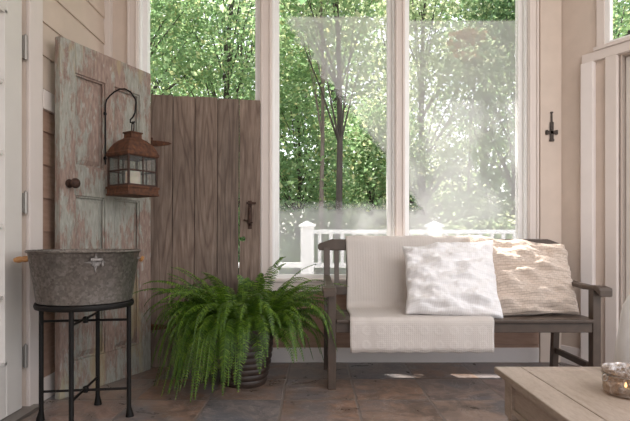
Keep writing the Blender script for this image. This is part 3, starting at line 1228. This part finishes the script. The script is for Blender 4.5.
def blanket():
    prof = [(3.585, .62), (3.588, .75), (3.592, .88), (3.588, .92), (3.575, .931), (3.553, .932), (3.534, .922), (3.526, .895), (3.515, .82), (3.498, .72),
            (3.478, .62), (3.462, .53), (3.448, .468), (3.43, .443), (3.39, .434), (3.25, .432), (3.10, .434), (3.03, .437), (3.008, .434), (2.998, .42), (2.994, .38), (2.992, .32), (2.990, .27), (2.990, .236)]
    # resample
    P = []
    for i in range(len(prof) - 1):
        a, b = Vector(prof[i]), Vector(prof[i + 1])
        m = max(1, int((b - a).length / .018))
        for k in range(m):
            P.append(a.lerp(b, k / m))
    P.append(Vector(prof[-1]))
    S = [0]
    for i in range(1, len(P)):
        S.append(S[-1] + (P[i] - P[i - 1]).length)
    nx = 60
    vs, uv, fs = [], [], []
    for i, p in enumerate(P):
        t_ = S[i] / S[-1]
        x0 = .222 - .02 * max(0, (t_ - .55)) * 1.3 + .004 * math.sin(S[i] * 13)
        x1 = 1.10 - .028 * t_ + .004 * math.sin(S[i] * 11 + 2)
        for k in range(nx + 1):
            u = k / nx
            x = x0 + (x1 - x0) * u
            wob = .004 * math.sin(x * 9 + S[i] * 5) + .003 * math.sin(x * 23 - S[i] * 8)
            y, z = p.x, p.y
            if z > .5 and y < 3.55:
                y -= abs(wob)
            elif y > 3.575:
                y += abs(wob) * .5
            elif y < 3.005:
                y -= abs(wob) * 1.2 + .001
                if i == len(P) - 1:
                    z -= .004 * math.sin(x * 60)
            else:
                z += abs(wob) * .6
            vs.append((x, y, z))
            uv.append((x, S[-1] - S[i]))
    for i in range(len(P) - 1):
        for k in range(nx):
            a = i * (nx + 1) + k
            fs.append((a, a + 1, a + nx + 2, a + nx + 1))
    c = Vector((.65, 3.3, .43))
    mb = MB().add([tuple(Vector(v) - c) for v in vs], fs)
    o = mb.build('throw_blanket', M['blanket'], smooth='all')
    with_uv(o.data, uv)
    o.location = c
    s = o.modifiers.new('solid', 'SOLIDIFY')
    s.thickness = .007
    s.offset = 0
    tag(o, 'off-white quilted cotton throw draped over the bench back and seat', 'blanket')


blanket()


def pillow(name, w, h, t, mat, seed, loc, rot, label, corners, wr=1.0):
    N = 72
    vs, uv, fs = [], [], []
    def surf(u, v, sgn):
        # outline: sides bow inwards between the pointed corners
        cx = [c[0] for c in corners]
        cz = [c[1] for c in corners]
        a = (1 - u) / 2
        b = (1 + u) / 2
        c_ = (1 - v) / 2
        d = (1 + v) / 2
        bow = .045
        uu = u * (1 - bow * (1 - v * v) + .012 * math.sin(v * 7 + seed))
        vv = v * (1 - bow * (1 - u * u) + .012 * math.sin(u * 6 + seed * 2))
        x = w / 2 * uu + (a * c_ * cx[0] + b * c_ * cx[1] + b * d * cx[2] + a * d * cx[3])
        z = h / 2 * vv + (a * c_ * cz[0] + b * c_ * cz[1] + b * d * cz[2] + a * d * cz[3])
        e = max(0.0, (1 - abs(u) ** 2.6)) ** .5 * max(0.0, (1 - abs(v) ** 2.6)) ** .5
        y = t / 2 * e ** .85
        y *= (1.0 - .12 * v)
        # folds: long soft wrinkles from the corners and along the sides
        q = Vector((u * 1.5 + seed, v * 2.2, sgn * 3.0))
        k = noise.noise(q * 1.6) * .022 + noise.noise(Vector((u * 2 + seed * 3, v * 6.5 + u * 1.2, sgn))) * .017 + noise.noise(Vector((u * 9, v * 12 + seed, 2))) * .005
        y += k * min(1, e * 2.2) * wr
        return x, sgn * y, z
    for s in (-1, 1):
        for i in range(N + 1):
            for j in range(N + 1):
                u, v = -1 + 2 * i / N, -1 + 2 * j / N
                vs.append(surf(u, v, s))
                uv.append((u * w / 2 + .5, v * h / 2 + .5))
    n1 = (N + 1) ** 2
    for s in (0, 1):
        for i in range(N):
            for j in range(N):
                a = s * n1 + i * (N + 1) + j
                q = (a, a + N + 1, a + N + 2, a + 1)
                fs.append(q if s == 0 else q[::-1])
    mb = MB().add(vs, fs)
    o = mb.build(name, mat, smooth='all')
    with_uv(o.data, uv)
    bm = bmesh.new()
    bm.from_mesh(o.data)
    bmesh.ops.remove_doubles(bm, verts=bm.verts, dist=.0004)
    bmesh.ops.recalc_face_normals(bm, faces=bm.faces)
    bm.to_mesh(o.data)
    bm.free()
    for p in o.data.polygons:
        p.use_smooth = True
    o.location = loc
    o.rotation_euler = rot
    tag(o, label, 'pillow', 'pillows on the bench')
    return o


pillow('pillow', .615, .53, .19, M['pillow_white'], 1.3, (.885, 3.235, .672), (math.radians(-31), math.radians(1.5), math.radians(-3)),
       'white crinkled cotton pillow leaning on the throw', [(0, -.01), (-.02, -.018), (-.012, .012), (.0, -.05)], 2.0)
pillow('pillow', .66, .56, .20, M['pillow_beige'], 4.1, (1.375, 3.325, .684), (math.radians(-30), math.radians(-2), math.radians(3)),
       'beige basket-weave pillow behind the white one near the right arm', [(0, -.02), (-.03, -.02), (.03, -.075), (.03, .03)], 1.9)


# -------------------------------------------------------------- coffee table
def coffee_table():
    X0, Y1, Z = .655, 1.83, .45
    ox, oy = 1.25, 1.20
    r = empty('coffee_table', (ox, oy, 0))
    tag(r, 'whitewashed wooden coffee table in the front corner of the room', 'table')
    X1, Y0 = 1.85, .45
    def B(x0, x1, y0, y1, z0, z1, m=None):
        m = m or MB()
        return m.box(x0 - ox, x1 - ox, y0 - oy, y1 - oy, z0, z1)
    t_ = MB()
    bw = .095
    # breadboard frame and inner boards with a narrow groove between them
    B(X0, X0 + bw, Y0, Y1, Z - .024, Z, t_)
    B(X1 - bw, X1, Y0, Y1, Z - .024, Z, t_)
    g = .003
    B(X0 + bw, X1 - bw, Y1 - .055, Y1, Z - .024, Z, t_)
    B(X0 + bw, X1 - bw, Y0, Y0 + .055, Z - .024, Z, t_)
    B(X0 + bw + g, X1 - bw - g, Y0 + .055 + g, Y1 - .055 - .0005, Z - .024, Z - .0005, t_)
    B(X0 + bw - .01, X1 - bw + .01, Y0 + .05, Y1 - .05, Z - .022, Z - .012, t_)
    t_.build('tabletop', M['table'], r, bevel=.004)
    u = B(X0 + .012, X1 - .012, Y0 + .012, Y1 - .012, Z - .034, Z - .024)
    u.build('top_molding', M['table'], r, bevel=.005)
    I = .028
    a0, a1, b0, b1 = X0 + I, X1 - I, Y0 + I, Y1 - I
    ap = MB()
    lg = .062
    for (x0, x1, y0, y1) in ((a0 + .012, a0 + .032, b0 + lg, b1 - lg), (a1 - .032, a1 - .012, b0 + lg, b1 - lg), (a0 + lg, a1 - lg, b0 + .012, b0 + .032), (a0 + lg, a1 - lg, b1 - .032, b1 - .012)):
        B(x0, x1, y0, y1, .305, Z - .034, ap)
    B(a0 + .003, a0 + .014, b0 + lg, b1 - lg, .305, .325, ap)
    B(a0 + .003, a0 + .014, b0 + lg, b1 - lg, Z - .05, Z - .034, ap)
    ap.build('apron', M['table'], r, bevel=.003)
    for x in (a0, a1 - lg):
        for y in (b0, b1 - lg):
            l = MB()
            B(x, x + lg, y, y + lg, .285, Z - .034, l)
            cx, cy = x + lg / 2 - ox, y + lg / 2 - oy
            l.lathe([(.024, .285), (.030, .280), (.030, .272), (.022, .266), (.020, .258), (.031, .235), (.034, .21), (.030, .17), (.021, .09), (.018, .06), (.026, .05), (.026, .04), (.018, .03), (.022, .012), (.02, 0)], 24, (cx, cy, 0), True, True)
            l.build('leg', M['table'], r, smooth=True, bevel=.003)


coffee_table()

vx, vy = .948, 1.505
def votive():
    r = empty('candle_holder', (vx, vy, .4505))
    tag(r, 'speckled mercury glass candle holder with lit candle on coffee table', 'candle holder')
    pr = [(.001, 0), (.062, 0), (.070, .005), (.0725, .013), (.073, .055), (.073, .068), (.0755, .071), (.0755, .077), (.0725, .0775), (.070, .074), (.070, .016), (.064, .010), (.001, .009)]
    MB().lathe(pr, 56).build('glass_bowl', M['mercury'], r, smooth=True)
    w = MB().lathe([(.0735, .060), (.0752, .060), (.0752, .063), (.0735, .063), (.0735, .060)], 56)
    n = 20
    c = Vector((-.080, -.008, .052))
    w.tube([c + Vector((.008 * math.cos(2 * PI * k / n), 0, .010 * math.sin(2 * PI * k / n))) for k in range(n + 1)], .0014, 6, False)
    tag(w.build('wire_band', M['steel'], r, smooth=True), 'thin wire band with a loop')
    t_ = empty('tea_light', (vx - .026, vy - .022, .4605))
    tag(t_, 'small lit tea light inside the mercury glass holder', 'candle')
    MB().lathe([(.001, 0), (.019, 0), (.0195, .014), (.018, .016), (.0175, .013), (.001, .012)], 24).build('cup', M['steel'], t_, smooth=True)
    MB().lathe([(.001, .013), (.0172, .0125), (.0172, .005), (.001, .005)], 24).build('wax', M['wax'], t_)
    MB().lathe([(.0005, .016), (.0026, .018), (.0036, .021), (.0028, .026), (.0009, .031), (.0002, .032)], 12).build('flame', M['flame'], t_, smooth=True)


votive()


def jar():
    jx, jy = 1.118, 1.735
    r = empty('glass_jar', (jx, jy, .4505))
    tag(r, 'pale frosted glass bottle jar behind the candle holder at the right edge', 'jar')
    pr = [(.001, 0), (.060, 0), (.067, .006), (.069, .03), (.068, .06), (.063, .10), (.056, .15), (.050, .20), (.043, .235), (.030, .26), (.02, .275), (.018, .29), (.018, .31), (.022, .314), (.022, .32), (.015, .32), (.015, .28), (.027, .258), (.040, .233), (.047, .20), (.053, .15), (.060, .10), (.065, .06), (.066, .03), (.063, .01), (.001, .006)]
    MB().lathe(pr, 40).build('glass_body', M['jar_glass'], r, smooth=True)
    tag(MB().lathe([(.001, .012), (.060, .012), (.063, .03), (.061, .065), (.050, .09), (.03, .10), (.001, .10)], 32).build('filling', M['soil'], r, smooth=True), 'dark filling at the bottom')


jar()


# ---------------------------------------------------------------------- cross
def cross():
    x, z = 1.746, 1.70
    r = empty('wall_cross', (x, BW - .0145, z))
    tag(r, 'small dark iron cross hung upside down beside the window', 'cross')
    c = MB()
    c.box(-.013, .013, -.014, 0, -.065, .075)
    c.box(-.045, .045, -.014, 0, -.013, .011)
    for s in (-1, 1):
        c.box(s * .036 - .007, s * .036 + .007, -.018, 0, -.018, .016)
    c.prism([(-.007, .075), (.007, .075), (.005, .148), (-.005, .148)], -.011, 0, 'y')
    c.box(-.009, .009, -.014, 0, .14, .152)
    c.box(-.016, .016, -.017, 0, -.067, -.052)
    c.build('cross_body', M['aged_iron'], r, bevel=.002)


cross()

# -------------------------------------------------------------------- outside
GZ = -.45
g = MB()
N = 40
gx = [-30 + 60 * i / N for i in range(N + 1)]
gy = [3.9 + 56 * (j / N) for j in range(N + 1)]
vs = []
for y in gy:
    for x in gx:
        h = GZ + (noise.noise(Vector((x * .15, y * .15, 0))) * .35 if y > 9 else 0) + max(0, y - 14) * .03
        vs.append((x, y, h))
g.add(vs, [(j * (N + 1) + i, j * (N + 1) + i + 1, (j + 1) * (N + 1) + i + 1, (j + 1) * (N + 1) + i) for j in range(N) for i in range(N)])
g.build('ground', M['ground'], smooth='all', kind='structure')
MB().box(-5.5, 6.5, BW + .17, 7.12, -.12, -.03).build('deck', M['deck'], kind='structure')


def railing():
    Yr = 7.0
    r = empty('deck_railing', (.9, Yr, -.03))
    tag(r, 'white wooden deck railing with square balusters outside the windows', 'railing')
    def B(x0, x1, y0, y1, z0, z1, m=None):
        m = m or MB()
        return m.box(x0 - .9, x1 - .9, y0, y1, z0 + .03, z1 + .03)
    px = [-.107, 1.666, 3.44]
    for x in px:
        p = MB()
        B(x - .092, x + .092, -.092, .092, -.03, 1.075, p)
        B(x - .118, x + .118, -.118, .118, 1.075, 1.095, p)
        n0 = len(p.v)
        a = .118
        p.add([(x - .9 - a, -a, 1.125), (x - .9 + a, -a, 1.125), (x - .9 + a, a, 1.125), (x - .9 - a, a, 1.125), (x - .9, 0, 1.195)],
              [(0, 1, 4), (1, 2, 4), (2, 3, 4), (3, 0, 4), (3, 2, 1, 0)])
        p.build('post', M['deck_white'], r)
    for a, b in zip(px[:-1], px[1:]):
        B(a + .09, b - .09, -.045, .045, .98, 1.035).build('top_rail', M['deck_white'], r, bevel=.006)
        B(a + .09, b - .09, -.025, .025, .505, .575).build('bottom_rail', M['deck_white'], r, bevel=.004)
        n = 10
        for k in range(n):
            x = a + .092 + (b - a - .184) * (k + .5) / n
            B(x - .024, x + .024, -.02, .02, .575, .98).build('baluster', M['deck_white'], r)
    B(-3.6, -.107 - .09, -.025, .025, .505, .575).build('bottom_rail', M['deck_white'], r, bevel=.004)
    B(-3.6, -.107 - .09, -.035, .035, .30, .36).build('bottom_rail', M['deck_white'], r, bevel=.004)
    B(-3.78, -3.6, -.09, .09, -.03, .60).build('post', M['deck_white'], r)


railing()

# unseen eave added outside above the windows to cut off the high sun
ev = MB().box(-2.2, 2.3, BW + .16, BW + .72, 3.40, 3.52)
ev.box(-2.2, 2.3, BW + .70, BW + .75, 3.36, 3.54)
ev.box(-2.2, 2.3, BW + .12, BW + .17, 3.15, 3.52)
ev.build('added_eave', M['ceiling'], kind='structure')

RNG = np.random.default_rng(5)


def leaf_mesh(name, pos, size, mat, parent, flat=.5):
    n = len(pos)
    a = RNG.normal(size=(n, 3))
    a[:, 2] *= flat
    a /= np.linalg.norm(a, axis=1)[:, None]
    b = RNG.normal(size=(n, 3))
    b -= a * (a * b).sum(1)[:, None]
    b /= np.linalg.norm(b, axis=1)[:, None]
    s = size * RNG.uniform(.6, 1.3, n)[:, None]
    p0 = pos - a * s * .6
    p1 = pos + b * s * .36 - np.array([0, 0, 1]) * s * .06
    p2 = pos + a * s * .6
    p3 = pos - b * s * .36 - np.array([0, 0, 1]) * s * .06
    V = np.stack([p0, p1, p2, p3], 1).reshape(-1, 3)
    me = bpy.data.meshes.new(name)
    me.vertices.add(4 * n)
    me.vertices.foreach_set('co', V.astype(np.float32).ravel())
    me.loops.add(4 * n)
    me.loops.foreach_set('vertex_index', np.arange(4 * n, dtype=np.int32))
    me.polygons.add(n)
    me.polygons.foreach_set('loop_start', np.arange(0, 4 * n, 4, dtype=np.int32))
    me.polygons.foreach_set('loop_total', np.full(n, 4, dtype=np.int32))
    me.update(calc_edges=True)
    me.materials.append(mat)
    o = bpy.data.objects.new(name, me)
    COL.objects.link(o)
    o.parent = parent
    return o


def tree(x, y, h, rad, z0, nleaf, size, mat, label, cat='tree', r0=.16, bark='bark', group='trees beyond the deck', clump=40, name='tree', lean=0, cspread=.45):
    gz = GZ - .1
    r = empty(name, (x, y, gz))
    tag(r, label, cat, group)
    rng = random.Random(int(x * 100 + y * 10))
    m = MB()
    H = h - gz
    pts, rs = [], []
    for k in range(9):
        t_ = k / 8
        pts.append((lean * t_ + .15 * math.sin(t_ * 4 + x) * t_, .1 * math.sin(t_ * 3 + y), H * t_ * .92))
        rs.append(r0 * (1 - .8 * t_))
    m.tube(pts, rs, 10)
    cl = []
    for k in range(clump):
        t_ = rng.uniform(0, 1) ** .85
        zc = (z0 - gz) + (H - (z0 - gz)) * t_
        prof = math.sin(PI * min(1, .22 + t_ * .75)) ** .7
        a = rng.uniform(0, 2 * PI)
        d = rad * prof * math.sqrt(rng.uniform(.08, 1))
        c = Vector((lean * zc / H + d * math.cos(a), d * math.sin(a), zc))
        cl.append(c)
        if k % 2 == 0:
            tz = max(.25, (zc / H) * .85 - .08)
            i = min(7, int(tz / .92 * 8))
            base = Vector(pts[i])
            mid = base.lerp(c, .5) + Vector((0, 0, .1))
            m.tube([base, mid, c], [rs[i] * .4, rs[i] * .22, .008], 5, False)
    m.build('trunk', M[bark], r, smooth='all')
    C_ = np.array([tuple(c) for c in cl])
    idx = RNG.integers(0, len(cl), nleaf)
    sp = np.array([cspread, cspread, cspread * .38]) * (rad / 1.8) ** .5
    P = C_[idx] + RNG.normal(size=(nleaf, 3)) * sp
    leaf_mesh('foliage', P, size, mat, r)
    return r


# near row
tree(-4.2, 11.5, 8.0, 2.2, .6, 14000, .10, M['leaf_a'], 'bright green maple seen through the left window', clump=70)
tree(-2.4, 13.5, 9.0, 2.3, .3, 14000, .10, M['leaf_a'], 'leafy green tree behind the top of the plank door', clump=70)
tree(-.45, 12.0, 5.2, 1.5, .2, 12000, .095, M['leaf_a'], 'young green maple at the left edge of the middle window', clump=60, r0=.07)
tree(.44, 10.0, 9.0, 1.5, 4.3, 5000, .10, M['leaf_a'], 'dark straight trunk rising in the middle window', clump=40, r0=.085)
tree(.10, 10.4, 9.5, 1.3, 4.6, 3500, .10, M['leaf_c'], 'slender paler trunk just left of the dark trunk', clump=30, r0=.06, bark='bark_pale')
tree(1.5, 13.0, 4.2, 1.4, .2, 10000, .095, M['leaf_a'], 'low leafy green tree at the right of the middle window', clump=55, r0=.06)
tree(2.9, 13.2, 9.5, 2.0, 1.2, 12000, .10, M['leaf_c'], 'pale green tree with a trunk in the right window', clump=55, r0=.12)
tree(4.9, 12.2, 7.0, 1.9, .5, 12500, .10, M['leaf_b'], 'dense darker tree at the right of the right window', clump=60, r0=.12)
tree(7.2, 12.0, 9.0, 2.2, .6, 12500, .10, M['leaf_a'], 'green tree seen through the small high window', clump=60)
tree(9.8, 12.0, 9.0, 2.0, .6, 4000, .14, M['leaf_a'], 'green tree farthest right outside', clump=40)
# middle row
for (x, y, h, mt, lb) in ((-9, 19, 12, 'leaf_b', 'tall dark tree far left beyond the maple'), (-6, 20, 11, 'leaf_a', 'tall green tree behind the left window trees'),
                          (-2.8, 19, 12, 'leaf_b', 'tall shady tree behind the plank door top'), (.2, 20, 13, 'leaf_b', 'tall dark tree deep behind the middle window'),
                          (3.2, 19.5, 12, 'leaf_c', 'tall pale tree behind the right window'), (6.4, 19, 13, 'leaf_b', 'tall dark tree behind the right window edge'),
                          (10, 19, 13, 'leaf_a', 'tall green tree at the far right'), (13.5, 19, 13, 'leaf_b', 'tall tree outermost on the right')):
    tree(x, y, h, 2.2, .8, 4600, .19, M[mt], lb, clump=65, r0=.2, cspread=.5)
for (x, h, lb) in ((-5.2, 3.0, 'low bushy tree under the left tall trees'), (-1.6, 3.2, 'low bushy tree behind the open end of the railing'), (1.8, 3.0, 'low bushy tree deep behind the dark trunk'), (4.4, 3.4, 'low bushy tree behind the pale flowering shrub'), (7.6, 3.2, 'low bushy tree at the right below the tall trees')):
    tree(x, 16.3, h, 1.7, -.2, 6500, .13, M['leaf_b'], lb, clump=50, r0=.06, cspread=.45)
for i in range(9):
    x = -16 + i * 4.3
    tree(x, 29 + (i % 2) * 3, 15 + (i * 7 % 4), 3.2, 1.0, 3600, .30, M[['leaf_b', 'leaf_c'][i % 2]], 'distant tall tree closing the woods', clump=70, r0=.25, group='distant trees closing the woods', cspread=.7)
tree(3.75, 12.0, 5.9, .55, 5.1, 350, .12, M['leaf_o'], 'small tree with orange leaves at the top of the right window', clump=9, r0=.04, cspread=.22)


def shrub(x, y, h, rad, n, size, mat, label):
    r = empty('shrub', (x, y, GZ))
    tag(r, label, 'shrub', 'shrubs behind the railing')
    rng = random.Random(int(x * 37))
    m = MB()
    cl = []
    for k in range(14):
        a = rng.uniform(0, 2 * PI)
        d = rad * math.sqrt(rng.random())
        c = Vector((d * math.cos(a), d * math.sin(a), (h - GZ) * rng.uniform(.3, .95)))
        cl.append(c)
        m.tube([(0, 0, 0), c * .5 + Vector((0, 0, .1)), c], [.02, .012, .004], 5, False)
    m.build('stems', M['bark'], r)
    C_ = np.array([tuple(c) for c in cl])
    P = C_[RNG.integers(0, len(cl), n)] + RNG.normal(size=(n, 3)) * np.array([.25, .25, .16])
    leaf_mesh('foliage', P, size, mat, r)


for x, y, h, rd, mt, lb in ((-1.5, 9.5, .75, .8, 'leaf_b', 'dark low shrub behind the open end of the railing'), (.35, 9.8, .9, .8, 'leaf_b', 'dark green shrub between the railing posts'),
                            (1.6, 9.6, .85, .7, 'leaf_b', 'shrub behind the second railing post'), (2.7, 9.0, 1.12, .7, 'leaf_c', 'pale flowering shrub above the bench back'),
                            (3.7, 9.2, 1.15, .7, 'leaf_c', 'pale green shrub at the lower right of the right window'), (-3.2, 9.6, .9, .8, 'leaf_b', 'shrub at the far left behind the railing')):
    shrub(x, y, h, rd, 1800, .085, M[mt], lb)

# unseen tree added beside the deck to block the sun but for carved gaps
def added_shade_tree():
    bx, by = -4.3, 7.0
    gz = GZ - .1
    r = empty('tree', (bx, by, gz))  # added unseen shade tree
    tag(r, 'unseen spreading tree added beside the deck to shade the windows', 'tree')
    rng = random.Random(3)
    m = MB()
    tr = [(0, 0, 0), (.1, 0, 2.2), (.35, .05, 4.2), (.9, 0, 5.6), (1.9, -.1, 6.7), (3.1, -.1, 7.5), (4.4, -.2, 7.9)]
    m.tube(tr, [.22, .19, .16, .13, .10, .06, .02], 10)
    cl = []
    for k in range(120):
        u, v = rng.uniform(-1, 1), rng.uniform(-1, 1)
        if u * u + v * v > 1.05:
            continue
        c = Vector((-1.6 + u * 3.3, 6.6 + rng.uniform(-.7, .8), 6.9 + v * 2.2))
        cl.append(c)
        if k % 2 == 0:
            i = min(6, max(2, int((c.x - bx) / 1.0) + 2))
            b0 = Vector(tr[i])
            loc = c - Vector((bx, by, gz))
            m.tube([b0, b0.lerp(loc, .5) + Vector((0, 0, .12)), loc], [.04, .022, .006], 5, False)
    m.build('trunk', M['bark'], r, smooth='all')
    n = 17000
    C_ = np.array([tuple(c) for c in cl])
    P = C_[RNG.integers(0, len(cl), n)] + RNG.normal(size=(n, 3)) * np.array([.36, .32, .24])
    P = P[P[:, 2] > 4.45]
    # leaves cut away along sun rays to put light on bench and floor
    dv = np.array([-.45, 1, 2.1])
    dv = dv / np.linalg.norm(dv)
    keep = np.ones(len(P), bool)
    for tx, ty, tz, rad in SUN_GAPS:
        q = P - np.array([tx, ty, tz])
        al = q @ dv
        dist = np.linalg.norm(q - al[:, None] * dv, axis=1)
        keep &= dist > rad
    P = P[keep] - np.array([bx, by, gz])
    leaf_mesh('foliage', P, .17, M['leaf_b'], r)


SUN_GAPS = [(.56, 3.33, 0, .13), (.70, 3.33, 0, .2), (.85, 3.32, 0, .22), (1.0, 3.32, 0, .24), (1.15, 3.32, 0, .24), (1.35, 3.32, 0, .24), (1.55, 3.32, 0, .2),
        (1.28, 3.34, .83, .16), (1.38, 3.30, .77, .15), (1.18, 3.38, .87, .13), (1.71, 3.25, .64, .14), (1.69, 3.48, .68, .1), (1.69, 3.32, .14, .14),
        (.5, 3.35, .44, .1), (1.05, 3.40, .88, .1)]
added_shade_tree()

# --------------------------------------------------------------------- lights
sun = bpy.data.lights.new('sun', 'SUN')
sun.energy = 17.0
sun.angle = math.radians(.6)
sun.color = (1, .95, .88)
so = bpy.data.objects.new('sun', sun)
COL.objects.link(so)
d = Vector((.45, -1, -2.1))
so.rotation_euler = d.to_track_quat('-Z', 'Y').to_euler()
so.location = (-4, 10, 20)

w = bpy.data.worlds.new('World')
SC.world = w
w.use_nodes = True
nt = w.node_tree
nt.nodes.clear()
sky = nt.nodes.new('ShaderNodeTexSky')
sky.sky_type = 'NISHITA'
sky.sun_disc = False
sky.sun_elevation = math.radians(62)
sky.sun_rotation = math.atan2(-.45, 1)
sky.air_density = 1.0
sky.dust_density = 3.0
sky.ozone_density = 1.0
mixn = nt.nodes.new('ShaderNodeMix')
mixn.data_type = 'RGBA'
mixn.inputs[0].default_value = .45
mixn.inputs[7].default_value = (9, 8.6, 8.2, 1)
nt.links.new(sky.outputs[0], mixn.inputs[6])
bg = nt.nodes.new('ShaderNodeBackground')
bg.inputs[1].default_value = .36
ow = nt.nodes.new('ShaderNodeOutputWorld')
nt.links.new(mixn.outputs[2], bg.inputs[0])
nt.links.new(bg.outputs[0], ow.inputs[0])

# fill light added overhead; the room has no such lamp
for (x, y, e) in ((1.9, .1, 62),):
    al = bpy.data.lights.new('fill_light', 'AREA')
    al.energy = e
    al.shape = 'RECTANGLE'
    al.size = 2.6
    al.size_y = 1.2
    al.color = (1, .93, .88)
    ao = bpy.data.objects.new('fill_light', al)
    COL.objects.link(ao)
    ao.location = (x, y, 2.9)
    ao.rotation_euler = (math.radians(35), 0, 0)

vs_ = SC.view_settings
vs_.view_transform = 'Standard'
vs_.look = 'None'
vs_.gamma = 1
vs_.use_curve_mapping = False
vs_.exposure = 0.0
